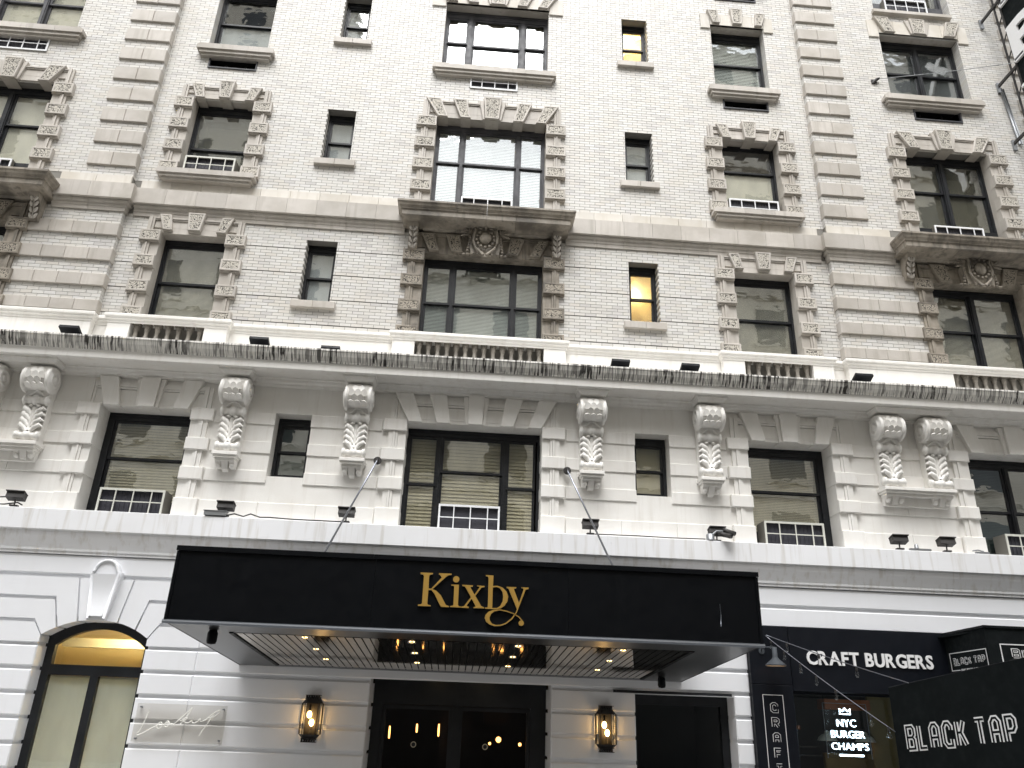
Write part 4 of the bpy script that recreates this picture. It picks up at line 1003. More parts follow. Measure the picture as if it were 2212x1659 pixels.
obj('ceiling_beam', MB().box(AX0-0.5, AX1+0.5, 1.6, 1.8, 2.90, 3.05), M['enamel'], aw)
# right-hand shop window of the hotel
yw_ = 0.12
t = MB().box(WX0, WX1, yw_, yw_+0.1, WZ-0.14, WZ+0.02).box(WX0-0.02, WX0+0.1, yw_+0.001, yw_+0.099, 0.9, WZ-0.14).box(WX1-0.12, WX1+0.02, yw_+0.001, yw_+0.099, 0.9, WZ-0.14).box(WX0+0.1, WX1-0.12, yw_+0.002, yw_+0.098, 0.9, 1.0).box(WX0-0.35, WX1-0.05, Y1-0.03, Y1-0.002, WZ+0.01, WZ+0.05)
sw = obj('ground_window', t, M['frame'], H)
obj('pane', MB().box(WX0+0.1, WX1-0.12, yw_+0.05, yw_+0.054, 1.0, WZ-0.14), M['glassflat'], sw)
obj('room_interior', MB().add([(WX0, 0.23, 0.9), (WX1, 0.23, 0.9), (WX1, 0.23, WZ), (WX0, 0.23, WZ), (WX0, 2, 0.9), (WX1, 2, 0.9), (WX1, 2, WZ), (WX0, 2, WZ)], [(4, 5, 6, 7), (0, 4, 7, 3), (1, 2, 6, 5), (3, 7, 6, 2), (0, 1, 5, 4)]), M['room'], sw)
# entrance
YD = 0.50
obj('door_soffit', MB().box(DX0, DX1, Y1+0.01, YD+0.1, DZ, DZ+0.15), M['white1'], base1)
t = MB().box(DX0, DX1, YD, YD+0.12, 2.16, DZ-0.003).box(DX0, DX0+0.16, YD+0.001, YD+0.119, 0, 2.16).box(DX1-0.25, DX1, YD+0.001, YD+0.119, 0, 2.16).box(-0.10, 0.0, YD+0.002, YD+0.118, 0, 2.16)
dr = obj('entrance_door', t, M['frame'], H)
for a, b in ((DX0+0.16, -0.10), (0.0, DX1-0.25)):
    obj('door_leaf', MB().box(a, a+0.06, YD+0.03, YD+0.09, 0.05, 2.15).box(b-0.06, b, YD+0.03, YD+0.09, 0.05, 2.15).box(a+0.06, b-0.06, YD+0.031, YD+0.089, 2.09, 2.15).box(a+0.06, b-0.06, YD+0.031, YD+0.089, 0.05, 0.25), M['frame'], dr)
    obj('pane', MB().box(a+0.06, b-0.06, YD+0.058, YD+0.062, 0.25, 2.09), M['glassflat'], dr)
    obj('decal', MB().lathe([(0.045, 0.0), (0.045, 0.003)], ((a+b)/2-0.03 if a < -0.5 else a+0.45, YD+0.05, 1.57), 18, 'y').lathe([(0.032, -0.001), (0.032, -0.0005)], ((a+b)/2-0.03 if a < -0.5 else a+0.45, YD+0.05, 1.57), 18, 'y', mi=1), [M['stick'], M['frame']], dr)
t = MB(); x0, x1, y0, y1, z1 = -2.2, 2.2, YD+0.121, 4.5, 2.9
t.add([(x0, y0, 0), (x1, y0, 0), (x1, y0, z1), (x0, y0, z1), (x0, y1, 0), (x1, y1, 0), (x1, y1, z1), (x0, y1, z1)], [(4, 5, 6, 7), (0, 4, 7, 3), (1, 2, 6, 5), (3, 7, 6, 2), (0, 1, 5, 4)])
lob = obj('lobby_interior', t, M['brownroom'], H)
for x, z, h in ((-0.72, 1.78, 0.07), (-0.33, 1.76, 0.10), (-1.2, 1.7, 0.10)): obj('pendant_lamp', MB().lathe([(0.012, -h), (0.016, 0), (0.012, h)], (x, 2.0, z), 8), M['warmlow'], lob)
for x, z, r in ((0.78, 1.62, 0.05), (0.62, 1.55, 0.025), (1.18, 1.55, 0.03), (-0.12, 1.58, 0.04)): obj('wall_light', MB().ell((x, 2.6, z), (r, r, r)), M['warmlow'], lob)
obj('inner_panel', MB().box(-0.3, 0.25, 2.4, 2.45, 1.2, 2.4).box(0.5, 1.0, 2.9, 2.95, 1.9, 2.5), M['brownroom'], lob)
for x in (-0.38, 0.4): obj('downlight', MB().lathe([(0.05, 0), (0.06, 0.006), (0.06, 0.012)], (x, 0.12, DZ-0.012), 14), M['down'], base1)

KX = {'K':[(-0.583,3.587),(-0.437,3.588),(-0.437,3.575),(-0.473,3.565),(-0.48,3.545),(-0.476,3.406),(-0.444,3.406),(-0.329,3.542),(-0.351,3.571),(-0.367,3.577),(-0.366,3.589),(-0.215,3.589),(-0.216,3.576),(-0.256,3.568),(-0.275,3.553),(-0.431,3.401),(-0.386,3.386),(-0.328,3.336),(-0.261,3.228),(-0.223,3.215),(-0.224,3.203),(-0.316,3.204),(-0.334,3.231),(-0.404,3.353),(-0.443,3.391),(-0.476,3.388),(-0.478,3.235),(-0.468,3.221),(-0.436,3.216),(-0.438,3.204),(-0.586,3.203),(-0.586,3.218),(-0.548,3.224),(-0.54,3.239),(-0.541,3.549),(-0.551,3.565),(-0.582,3.57)],'i':[(-0.212,3.462),(-0.122,3.466),(-0.119,3.234),(-0.109,3.219),(-0.085,3.217),(-0.087,3.205),(-0.212,3.207),(-0.21,3.217),(-0.18,3.223),(-0.173,3.238),(-0.177,3.442),(-0.184,3.452),(-0.211,3.452)],'x':[(-0.083,3.466),(0.044,3.465),(0.043,3.452),(0.015,3.448),(0.021,3.431),(0.067,3.36),(0.125,3.448),(0.114,3.457),(0.092,3.457),(0.093,3.466),(0.182,3.464),(0.181,3.452),(0.146,3.445),(0.077,3.347),(0.153,3.232),(0.187,3.218),(0.185,3.207),(0.063,3.206),(0.064,3.216),(0.086,3.225),(0.081,3.242),(0.037,3.313),(-0.014,3.238),(-0.015,3.223),(0.009,3.218),(0.007,3.205),(-0.083,3.205),(-0.083,3.215),(-0.049,3.224),(0.028,3.329),(-0.037,3.431),(-0.052,3.449),(-0.082,3.455)],'y_stem':[(0.444,3.466),(0.559,3.467),(0.558,3.454),(0.532,3.45),(0.534,3.433),(0.597,3.287),(0.647,3.445),(0.639,3.458),(0.619,3.461),(0.62,3.468),(0.706,3.467),(0.705,3.453),(0.671,3.442),(0.573,3.175),(0.525,3.102),(0.453,3.044),(0.387,3.018),(0.32,3.013),(0.259,3.03),(0.218,3.06),(0.201,3.102),(0.208,3.134),(0.24,3.171),(0.292,3.193),(0.373,3.203),(0.454,3.193),(0.543,3.164),(0.605,3.131),(0.65,3.084),(0.64,3.081),(0.598,3.124),(0.536,3.159),(0.448,3.183),(0.373,3.193),(0.313,3.181),(0.274,3.15),(0.256,3.11),(0.261,3.075),(0.286,3.041),(0.333,3.027),(0.386,3.031),(0.446,3.055),(0.511,3.108),(0.56,3.175),(0.575,3.214),(0.473,3.434),(0.465,3.45),(0.445,3.454)],'b':[(0.192,3.592),(0.282,3.59),(0.281,3.469),(0.335,3.473),(0.397,3.454),(0.446,3.409),(0.466,3.354),(0.459,3.301),(0.429,3.251),(0.386,3.218),(0.339,3.204),(0.198,3.205),(0.198,3.217),(0.224,3.219),(0.231,3.233),(0.225,3.563),(0.218,3.577),(0.192,3.58)],'bh':[(0.28,3.451),(0.322,3.46),(0.363,3.449),(0.395,3.41),(0.408,3.358),(0.403,3.299),(0.375,3.242),(0.339,3.217),(0.283,3.216)]}

# ================================================================ things on and around the building
# ---------------------------------------------------------------- lettering helpers
def text_geo(body, bold=0.0, ext=0.01):
    c = bpy.data.curves.new('t', 'FONT'); c.body = body; c.extrude = ext; c.offset = bold; c.resolution_u = 3
    o = bpy.data.objects.new('t', c); COL.objects.link(o)
    dg = bpy.context.evaluated_depsgraph_get(); dg.update(); me = bpy.data.meshes.new_from_object(o.evaluated_get(dg))
    v = [tuple(q.co) for q in me.vertices]; f = [tuple(p.vertices) for p in me.polygons]
    bpy.data.objects.remove(o); bpy.data.curves.remove(c); bpy.data.meshes.remove(me)
    return v, f
def text_line(body, x0, x1, z0, z1, y, mat, parent, bold=0.02, depth=0.012, gap=0.16, name='letter', sp=0.45, sub=None):
    """each character a solid letter, fitted between x0..x1 and z0..z1 on the plane y (local)"""
    items = []; cur = 0.0
    for ch in body:
        if ch == ' ': cur += sp; continue
        v, f = text_geo(ch, bold); xs = [q[0] for q in v]; items.append((cur-min(xs), v, f)); cur += max(xs)-min(xs)+gap*0.5
    tot = cur-gap*0.5; sx = (x1-x0)/tot
    zm = max(q[1] for it in items for q in it[1] if True); zl = 0.0; sz = (z1-z0)/0.70
    out = []
    for off, v, f in items:
        zz = [q[1] for q in v]; hh = 0.70
        t = MB().add([(x0+(q[0]+off)*sx, y-depth*(0.5+q[2]/0.02), z0+q[1]*sz) for q in v], f)
        out.append(obj(name, t, mat, parent))
    return out
GL = {'B': (3, [[(0, 0), (0, 6), (2.4, 6), (3, 5.3), (3, 3.8), (2.3, 3.1), (0, 3.1)], [(2.3, 3.1), (3, 2.4), (3, 0), (0, 0)]],), 'L': (2.6, [[(0, 6), (0, 0), (2.6, 0)]]),
      'A': (3, [[(0, 0), (0, 5), (0.9, 6), (2.1, 6), (3, 5), (3, 0)], [(0, 2.5), (3, 2.5)]]), 'C': (3, [[(3, 4.1), (3, 5), (2.1, 6), (0.9, 6), (0, 5), (0, 1), (0.9, 0), (3, 0), (3, 1.7)]]),
      'K': (3, [[(0, 6), (0, 0)], [(2.8, 6), (1.4, 3.2), (3, 0)], [(0, 3.2), (1.4, 3.2)]]), 'T': (3.4, [[(0, 6), (3.4, 6)], [(1.7, 6), (1.7, 0)]]),
      'P': (3, [[(0, 0), (0, 6), (2.2, 6), (3, 5.2), (3, 3.4), (2.2, 2.5), (0, 2.5)]]), 'R': (3, [[(0, 0), (0, 6), (2.2, 6), (3, 5.2), (3, 3.6), (2.2, 2.8), (0, 2.8)], [(1.6, 2.8), (3, 0)]]),
      'F': (2.8, [[(2.8, 6), (0, 6), (0, 0)], [(0, 3.1), (2.3, 3.1)]])}
def outline_text(body, u0, z0, wid, hgt, y, parent, shear=0.0, wo=1.55, wi=0.62, mats=None, gap=2.1, sp=2.2):
    """outlined block capitals: white stroke with a dark core"""
    tot = sum((GL[c][0]+gap) if c != ' ' else sp for c in body)-gap; sx = wid/tot; sz = hgt/6; cur = 0
    for c in body:
        if c == ' ': cur += sp; continue
        gw, strokes = GL[c]; t = MB(); wa = (sx+sz)/2*wo; wb = (sx+sz)/2*wi
        for i, st in enumerate(strokes):
            pts = [(u0+(cur+a)*sx, z0+b*sz+shear*(cur+a)*sx) for a, b in st]
            t.stroke(pts, wa, y-0.004-i*0.0004, y, 0); t.stroke(pts, wb, y-0.0065-i*0.0004, y-0.005, 1)
        obj('letter', t, mats, parent); cur += gw+gap

# ---------------------------------------------------------------- entrance canopy
CX0, CX1, CF, CZ0, CZ1, CB_ = -3.43, 3.50, -3.80, 2.93, 3.765, -0.252
can = thing('entrance_canopy', 'large black flat canopy with gold name over the hotel entrance', 'canopy', (0.035, CB_, 2.9))
def cobj(name, mb, m, par=None, **k):
    o = obj(name, mb, m, par or can, **k)
    if par is None: o.location = -Vector((0.035, CB_, 2.9))
    return o
SZ = lambda y: 2.63+0.0789*(-0.25-y)
for i in range(3):
    a, b = CX0+(CX1-CX0)*i/3, CX0+(CX1-CX0)*(i+1)/3
    cobj('fascia_panel', MB().box(a+(0.001 if i else 0), b-0.001, CF, CF+0.03, CZ0, CZ1), M['black'])
cobj('side_panel', MB().box(CX0, CX0+0.03, CF+0.031, CB_, CZ0-0.3, CZ1).box(CX1-0.03, CX1, CF+0.031, CB_, CZ0-0.3, CZ1) if False else
     MB().add([(CX0, CF+0.031, SZ(CF)+0.0), (CX0, CB_, SZ(CB_)), (CX0, CB_, CZ1), (CX0, CF+0.031, CZ1), (CX0+0.03, CF+0.031, SZ(CF)), (CX0+0.03, CB_, SZ(CB_)), (CX0+0.03, CB_, CZ1), (CX0+0.03, CF+0.031, CZ1)], [(0, 1, 2, 3), (7, 6, 5, 4), (0, 4, 5, 1)]), M['black'])
cobj('side_panel', MB().add([(CX1, CF+0.031, SZ(CF)), (CX1, CB_, SZ(CB_)), (CX1, CB_, CZ1), (CX1, CF+0.031, CZ1), (CX1-0.03, CF+0.031, SZ(CF)), (CX1-0.03, CB_, SZ(CB_)), (CX1-0.03, CB_, CZ1), (CX1-0.03, CF+0.031, CZ1)], [(0, 1, 2, 3), (7, 6, 5, 4), (0, 4, 5, 1)]), M['black'])
cobj('roof_deck', MB().box(CX0+0.031, CX1-0.031, CF+0.031, CB_, 3.66, 3.70), M['black'])
t = MB()
for xa, xb in ((CX0-0.02, -1.15), (-1.148, 0.9), (0.902, CX1+0.02)): t.box(xa, xb, CF-0.022, CF-0.001, CZ1-0.04-random.uniform(0, 0.006), CZ1+0.012)
t.box(CX0-0.02, CX0-0.001, CF-0.001, CB_, CZ1-0.03, CZ1+0.01).box(CX1+0.001, CX1+0.02, CF-0.001, CB_, CZ1-0.03, CZ1+0.01)
t.box(CX0-0.012, CX0+0.022, CF-0.014, CF-0.001, CZ0+0.012, CZ1-0.05).box(CX1-0.022, CX1+0.012, CF-0.014, CF-0.001, CZ0+0.012, CZ1-0.05)
cobj('top_trim', t, M['black'])
for xa, xb in ((CX0-0.025, -0.75), (-0.748, 1.55), (1.552, CX1+0.025)):
    cobj('bottom_trim', MB().sweep([(xa, CF), (xb, CF)], [(0.0, CZ0+0.014), (0.022, CZ0+0.004), (0.026, CZ0-0.012), (0.012, CZ0-0.034), (0.0, CZ0-0.034)]), M['trim'])
def sof(x0, x1, y0, y1, dz=0.0, th=0.012, mb=None):
    mb = mb or MB()
    return mb.add([(x0, y0, SZ(y0)+dz), (x1, y0, SZ(y0)+dz), (x1, y1, SZ(y1)+dz), (x0, y1, SZ(y1)+dz), (x0, y0, SZ(y0)+dz+th), (x1, y0, SZ(y0)+dz+th), (x1, y1, SZ(y1)+dz+th), (x0, y1, SZ(y1)+dz+th)],
                  [(0, 1, 2, 3), (7, 6, 5, 4), (0, 4, 5, 1), (1, 5, 6, 2), (2, 6, 7, 3), (3, 7, 4, 0)])
SX, SF, SB = 2.775, -3.24, -0.47
cobj('soffit_margin', sof(CX0+0.031, -SX-0.06, CF+0.031, CB_), M['soffitm']); cobj('soffit_margin', sof(SX+0.06, CX1-0.031, CF+0.031, CB_), M['soffitm'])
cobj('soffit_margin', sof(-SX-0.058, SX+0.058, CF+0.031, SF-0.04), M['soffitm']); cobj('soffit_margin', sof(-SX-0.058, SX+0.058, SB+0.03, CB_), M['soffitm'])
cobj('soffit_backing', sof(-SX-0.058, SX+0.058, SF-0.038, SB+0.028, 0.02), M['gap'])
pm = sof(0, 0.084, SF, SB, 0.0, 0.01).mesh('soffit_plank', [M['soffit']])
npl = 55
for i in range(npl):
    o = obj('soffit_plank', pm, None, can); o.location = Vector((-SX+i*(2*SX/npl)+0.008, 0, 0))-Vector((0.035, CB_, 2.9))
cobj('soffit_edge', sof(-SX-0.06, -SX-0.012, SF-0.04, SB+0.03, -0.012, 0.03).add([], []), M['black']); cobj('soffit_edge', sof(SX+0.012, SX+0.06, SF-0.04, SB+0.03, -0.012, 0.03), M['black'])
dm = MB().lathe([(0.0, -0.004), (0.036, -0.004)], (0, 0, 0), 14, caps=False).mesh('downlight', [M['down']])
dring = MB().lathe([(0.037, -0.008), (0.052, -0.008), (0.052, 0.0)], (0, 0, 0), 14, caps=False).mesh('downlight_ring', [M['trim']])
for x in (-1.97, -0.66, 0.66, 1.98):
    for y in (-3.08, -2.16, -1.22):
        o = obj('downlight', dm, None, can); o.location = Vector((x, y, SZ(y)-0.002))-Vector((0.035, CB_, 2.9)); r_ = obj('trim_ring', dring, None, o)
for x, yy in ((-3.0, -3.36), (3.05, -0.75)):
    cobj('spot_fixture', MB().lathe([(0.045, 0.0), (0.06, -0.03), (0.06, -0.12), (0.05, -0.15), (0.0, -0.16)], (x, yy, SZ(yy)), 14, caps=False), M['black'])
# gold name, each letter a solid
off = Vector((0.035, CB_, 2.9))
for k in ('K', 'i', 'x', 'b', 'y_stem'):
    P = KX[k]; t = MB()
    if k == 'b':
        n = len(P); Q = KX['bh']; m = len(Q)
        # ring between outer outline and counter, bridged along the stem
        import mathutils
        tri = mathutils.geometry.tessellate_polygon([[Vector((x, z, 0)) for x, z in P], [Vector((x, z, 0)) for x, z in Q]])
        vs = P+Q; t.add([(x, CF-0.03, z) for x, z in vs], [tuple(f) for f in tri])
        for L_ in (list(range(n)), list(range(n, n+m))):
            for i in range(len(L_)):
                a, b = vs[L_[i]], vs[L_[(i+1) % len(L_)]]; t.add([(a[0], CF-0.03, a[1]), (b[0], CF-0.03, b[1]), (b[0], CF-0.002, b[1]), (a[0], CF-0.002, a[1])], [(0, 1, 2, 3)], 1)
    else:
        tri = __import__('mathutils').geometry.tessellate_polygon([[Vector((x, z, 0)) for x, z in P]])
        t.add([(x, CF-0.03, z) for x, z in P], [tuple(f) for f in tri])
        for i in range(len(P)):
            a, b = P[i], P[(i+1) % len(P)]; t.add([(a[0], CF-0.03, a[1]), (b[0], CF-0.03, b[1]), (b[0], CF-0.002, b[1]), (a[0], CF-0.002, a[1])], [(0, 1, 2, 3)], 1)
    for kk, c, r_ in (('i', (-0.158, 3.527), 0.037), ('y_stem', (0.629, 3.059), 0.031)):
        if kk == k: t.lathe([(r_, -0.03), (r_, -0.002)], (c[0], CF, c[1]), 18, 'y')
    cobj('letter', t, [M['gold'], M['goldside']])
cobj('scratch', MB().tube([(3.02, CF-0.002, 3.38), (3.025, CF-0.002, 3.25), (3.015, CF-0.002, 3.12)], 0.0025, 4), M['trim'])
for s in (-1, 1):
    a = Vector((s*1.655, -0.24, 6.02)); b = Vector((s*1.85, -3.45, 3.72))
    cobj('tie_rod', MB().tube([a, b], 0.014, 8), M['steel'])
    cobj('rod_anchor', MB().lathe([(0.07, -0.21), (0.07, -0.19), (0.02, -0.19)], (s*1.655, 0.0, 6.03), 12, 'y').tube([(s*1.655, -0.19, 6.05), (s*1.655, -0.27, 6.03), (s*1.655, -0.26, 5.99), (s*1.67, -0.33, 5.95)], 0.022, 6), M['iron'])

# ---------------------------------------------------------------- wall lanterns
def lantern(x, label):
    z0, z1 = 1.585, 2.24; yb = Y1-0.005; t = thing('wall_lantern', label, 'lantern', (x, yb, z0), 'brass lanterns flanking the hotel door')
    o = lambda n, mb, m, p=None: obj(n, mb, m, p or t)
    h = z1-z0; hw, hi, d = 0.155, 0.11, 0.17
    plan = lambda s_: [(-hw*s_, -0.012), (-hw*s_, -d*0.55*s_), (-hi*s_*0.9, -d*s_), (hi*s_*0.9, -d*s_), (hw*s_, -d*0.55*s_), (hw*s_, -0.012)]
    o('back_plate', MB().box(-0.10, 0.10, -0.012, 0.0, 0.03, h-0.03), M['iron'])
    for zz, hh, nm in ((0.0, 0.06, 'bottom_crown'), (h-0.06, 0.06, 'top_crown')):
        c = MB()
        for i in range(6): c.box(-0.105+i*0.036, -0.105+i*0.036+0.012, -0.14, -0.02, zz+0.008, zz+hh-0.008)
        c.box(-0.112, 0.112, -0.145, -0.015, zz, zz+0.007).box(-0.112, 0.112, -0.145, -0.015, zz+hh-0.007, zz+hh); o(nm, c, M['iron'])
    for za, zb, sa, sb, nm in ((0.061, 0.11, 0.72, 1.0, 'bottom_skirt'), (h-0.061, h-0.12, 0.72, 1.0, 'top_cap')):
        A_ = [(a, b, za) for a, b in plan(sa)]; B_ = [(a, b, zb) for a, b in plan(sb)]
        o(nm, MB().add(A_+B_, [(i, i+1, 7+i, 6+i) for i in range(5)]+[tuple(range(6))]), M['iron'])
    for a, b in plan(1.0): o('post', MB().box(a-0.006, a+0.006, b-0.006, b+0.006, 0.11, h-0.12), M['iron'])
    pl = plan(0.985)
    for i in range(5):
        (a, b), (c, e) = pl[i], pl[i+1]; o('pane', MB().add([(a, b, 0.11), (c, e, 0.11), (c, e, h-0.12), (a, b, h-0.12)], [(0, 1, 2, 3)]), M['lampglass'])
    for bx, bz in ((-0.03, 0.38), (0.015, 0.27)): o('bulb', MB().ell((bx, -0.09, bz), (0.036, 0.036, 0.05)), M['warm'])
    o('lamp_holder', MB().lathe([(0.015, 0.12), (0.015, 0.22)], (0.015, -0.09, 0), 8).lathe([(0.015, 0.43), (0.015, 0.52)], (-0.03, -0.09, 0), 8), M['iron'])
lantern(2.262, 'lit brass wall lantern right of the hotel door'); lantern(-2.222, 'lit brass wall lantern left of the hotel door, near the script plaque')

# ---------------------------------------------------------------- script plaque
pq = thing('plaque', 'frosted clear plaque with white handwritten script on the white wall', 'plaque', (-4.15, Y1, 1.5))
po_ = Vector((-4.15, Y1, 1.5))
def pobj(n, mb, m): o = obj(n, mb, m, pq); o.location = -po_; return o
pobj('acrylic_panel', MB().box(-4.80, -3.485, -0.312, -0.300, 1.515, 2.04), M['acrylic'])
for x in (-4.75, -3.54):
    for z in (1.56, 1.99): pobj('standoff', MB().lathe([(0.012, -0.316), (0.012, -0.25)], (x, 0, z), 10, 'y'), M['trim'])
LU = [[(-4.614,1.944),(-4.645,1.827),(-4.685,1.7),(-4.731,1.605),(-4.639,1.639),(-4.53,1.705),(-4.469,1.738)],[(-4.469,1.738),(-4.424,1.788),(-4.391,1.762),(-4.418,1.704),(-4.457,1.711),(-4.461,1.753),(-4.371,1.752),(-4.326,1.806),(-4.286,1.776),(-4.311,1.729),(-4.355,1.736),(-4.343,1.778),(-4.228,1.767)],[(-4.227,1.761),(-4.124,1.865),(-4.039,1.953),(-4.002,1.997),(-4.024,1.932),(-4.128,1.77)],[(-4.136,1.812),(-4.045,1.864),(-4.071,1.825),(-4.104,1.819),(-4.03,1.788),(-3.97,1.828)],[(-3.972,1.839),(-3.956,1.79),(-3.898,1.805),(-3.851,1.857),(-3.848,1.815),(-3.779,1.834)],[(-3.779,1.834),(-3.672,1.933),(-3.589,1.979),(-3.593,1.936),(-3.674,1.88),(-3.74,1.867)],[(-3.663,1.944),(-3.728,1.804),(-3.797,1.686),(-3.83,1.623)]]
for st in LU:
    pts = [Vector((x, -0.318, z)) for x, z in st]; sm = []
    for i in range(len(pts)-1):
        p0, p1, p2, p3 = pts[max(0, i-1)], pts[i], pts[i+1], pts[min(len(pts)-1, i+2)]
        for k in range(4):
            u = k/4; sm.append(0.5*((2*p1)+(p2-p0)*u+(2*p0-5*p1+4*p2-p3)*u*u+(3*p1-p0-3*p2+p3)*u**3))
    sm.append(pts[-1]); pobj('script_stroke', MB().tube(sm, 0.0075, 5), M['whitescript'])

# ---------------------------------------------------------------- air conditioners
def aircon(x0, x1, z0, z1, y, label, m='acwhite', depth=0.35):
    c = (x0+x1)/2; t = thing('air_conditioner', label, 'air conditioner', (c, y, z0), 'window air conditioners')
    w_, h = (x1-x0)/2, z1-z0
    b = MB().box(-w_, -w_+0.02, 0.02, depth, 0, h).box(w_-0.02, w_, 0.02, depth, 0, h).box(-w_+0.02, w_-0.02, 0.02, depth, h-0.02, h).box(-w_+0.02, w_-0.02, 0.02, depth, 0, 0.02)
    obj('casing', b, M['accase'], t)
    f = MB().box(-w_, -w_+0.032, 0, 0.019, 0, h).box(w_-0.032, w_, 0, 0.019, 0, h).box(-w_+0.032, w_-0.032, 0.0005, 0.019, 0, 0.036).box(-w_+0.032, w_-0.032, 0.0005, 0.019, h-0.036, h)
    obj('grille_frame', f, M[m], t)
    for fx in (0.25, 0.52, 0.80): obj('grille_bar', MB().box(-w_+2*w_*fx-0.009, -w_+2*w_*fx+0.009, 0.001, 0.015, 0.036, h-0.036), M[m], t)
    if h > 0.3: obj('grille_bar', MB().box(-w_+0.032, w_-0.032, 0.002, 0.014, h*0.5-0.008, h*0.5+0.008), M[m], t)
    k = MB().box(-w_+0.02, w_-0.02, 0.06, 0.08, 0.02, h-0.02)
    for i in range(14): xx = -w_+0.05+(2*w_-0.1)*i/13; k.box(xx-0.004, xx+0.004, 0.05, 0.0595, 0.03, h-0.03)
    obj('coil', k, M['accoil'], t)
aircon(-6.19, -5.12, 4.895, 5.33, -0.16, 'cream grilled air conditioner in the left window above the white belt ledge', 'accream')
aircon(-0.545, 0.505, 4.895, 5.345, -0.14, 'white grilled air conditioner in the triple window above the black canopy')
aircon(5.14, 6.21, 4.895, 5.335, -0.14, 'cream grilled air conditioner in the window above the burger shop sign', 'accream')
aircon(9.535, 10.6, 4.895, 5.32, -0.12, 'cream grilled air conditioner in the ledge window at the right edge', 'accream')
aircon(-6.15, -5.15, 11.88, 12.265, -0.12, 'grey metal air conditioner boxed out on the sill of the upper left window', 'accream', 0.45)
aircon(5.12, 6.2, 11.885, 12.32, 0.06, 'white grilled air conditioner set in the third-row right window with a half-drawn shade')
aircon(-0.545, 0.515, 11.40, 11.865, 0.05, 'white barred air conditioner standing behind the carved central hood')
aircon(9.515, 10.6, 11.50, 11.945, -0.02, 'white barred air conditioner standing behind the carved hood at the right')
aircon(-10.6, -9.515, 11.50, 11.945, -0.02, 'white air conditioner behind the carved hood at the left edge')
aircon(-0.525, 0.525, 14.705, 15.085, -0.03, 'white grilled unit in the brick under the top central sill', depth=0.25)
aircon(-10.60, -9.51, 14.67, 15.05, YP-0.03, 'white grilled unit in the brick under the top left sill', depth=0.25)
aircon(9.40, 10.46, 18.05, 18.5, YP+0.02, 'white grilled air conditioner in the topmost right window')

# ---------------------------------------------------------------- floodlights on the belt ledge and on the cornice
def flood(x, y, z, label, rz=0.0, w_=0.13, group='floodlights on the belt ledge'):
    t = thing('floodlight', label, 'floodlight', (x, y, z), group); t.rotation_euler.z = rz
    obj('base', MB().box(-0.06, 0.06, -0.04, 0.04, 0, 0.025), M['iron'], t)
    obj('stem', MB().tube([(0, 0, 0.02), (0, 0.0, 0.07), (0, -0.015, 0.115)], 0.013, 6), M['iron'], t)
    rot = Matrix.Rotation(R(-14), 3, 'X'); obj('head', MB().obox((0, -0.01, 0.165), w_, 0.075, 0.05, rot).obox((0, -0.02, 0.222), w_+0.012, 0.085, 0.007, rot), M['iron'], t)
    obj('lens', MB().obox((0, 0.064, 0.155), w_-0.015, 0.004, 0.035, rot), M['acrylic'], t)
ZL, YL = 4.889, -0.36
flood(-7.37, YL, ZL, 'brown floodlight with a looped cable at the far left of the ledge', 0.1)
flood(-4.02, YL, ZL, 'black floodlight behind a flat grey box on the ledge', 0.0)
flood(-2.05, YL, ZL, 'small floodlight beside the left canopy rod', 0.0)
flood(2.03, YL, ZL, 'small floodlight beside the right canopy rod', 0.0)
flood(4.22, YL+0.06, ZL, 'floodlight behind the twin security camera', 0.0)
flood(7.40, YL, ZL, 'left floodlight of the pair below the double bracket on the right', -0.05)
flood(8.24, YL, ZL, 'right floodlight of the pair below the double bracket on the right', -0.05)
for i, (x, dz, lb) in enumerate(((-7.15, 0.015, 'flat black floodlight on the cornice at the far left'), (-3.89, 0.015, 'flat black floodlight on the cornice below the left narrow window'), (-2.63, -0.075, 'flat black floodlight half hidden behind the cornice edge, left of the middle balusters'), (2.56, 0.01, 'flat black floodlight on the cornice just right of the middle balusters'), (3.84, 0.01, 'flat black floodlight on the cornice left of the right-hand balusters'), (7.08, 0.02, 'flat black floodlight on the cornice under the banded corner at the right'))):
    t = thing('floodlight', lb, 'floodlight', (x, -0.55, 7.835), 'floodlights on the cornice')
    obj('base', MB().box(-0.05, 0.05, -0.05, 0.05, 0, 0.02), M['iron'], t); obj('stem', MB().tube([(0, 0, 0.01), (0, 0, 0.09+dz)], 0.015, 6), M['iron'], t)
    rot = Matrix.Rotation(R(-24), 3, 'X')
    obj('head', MB().obox((0, -0.02, 0.125+dz), 0.165, 0.11, 0.028, rot).obox((0, 0.01, 0.157+dz), 0.15, 0.08, 0.008, rot), M['black'], t)
    obj('lens', MB().obox((0, 0.035, 0.172+dz), 0.13, 0.06, 0.004, rot), M['acrylic'], t)
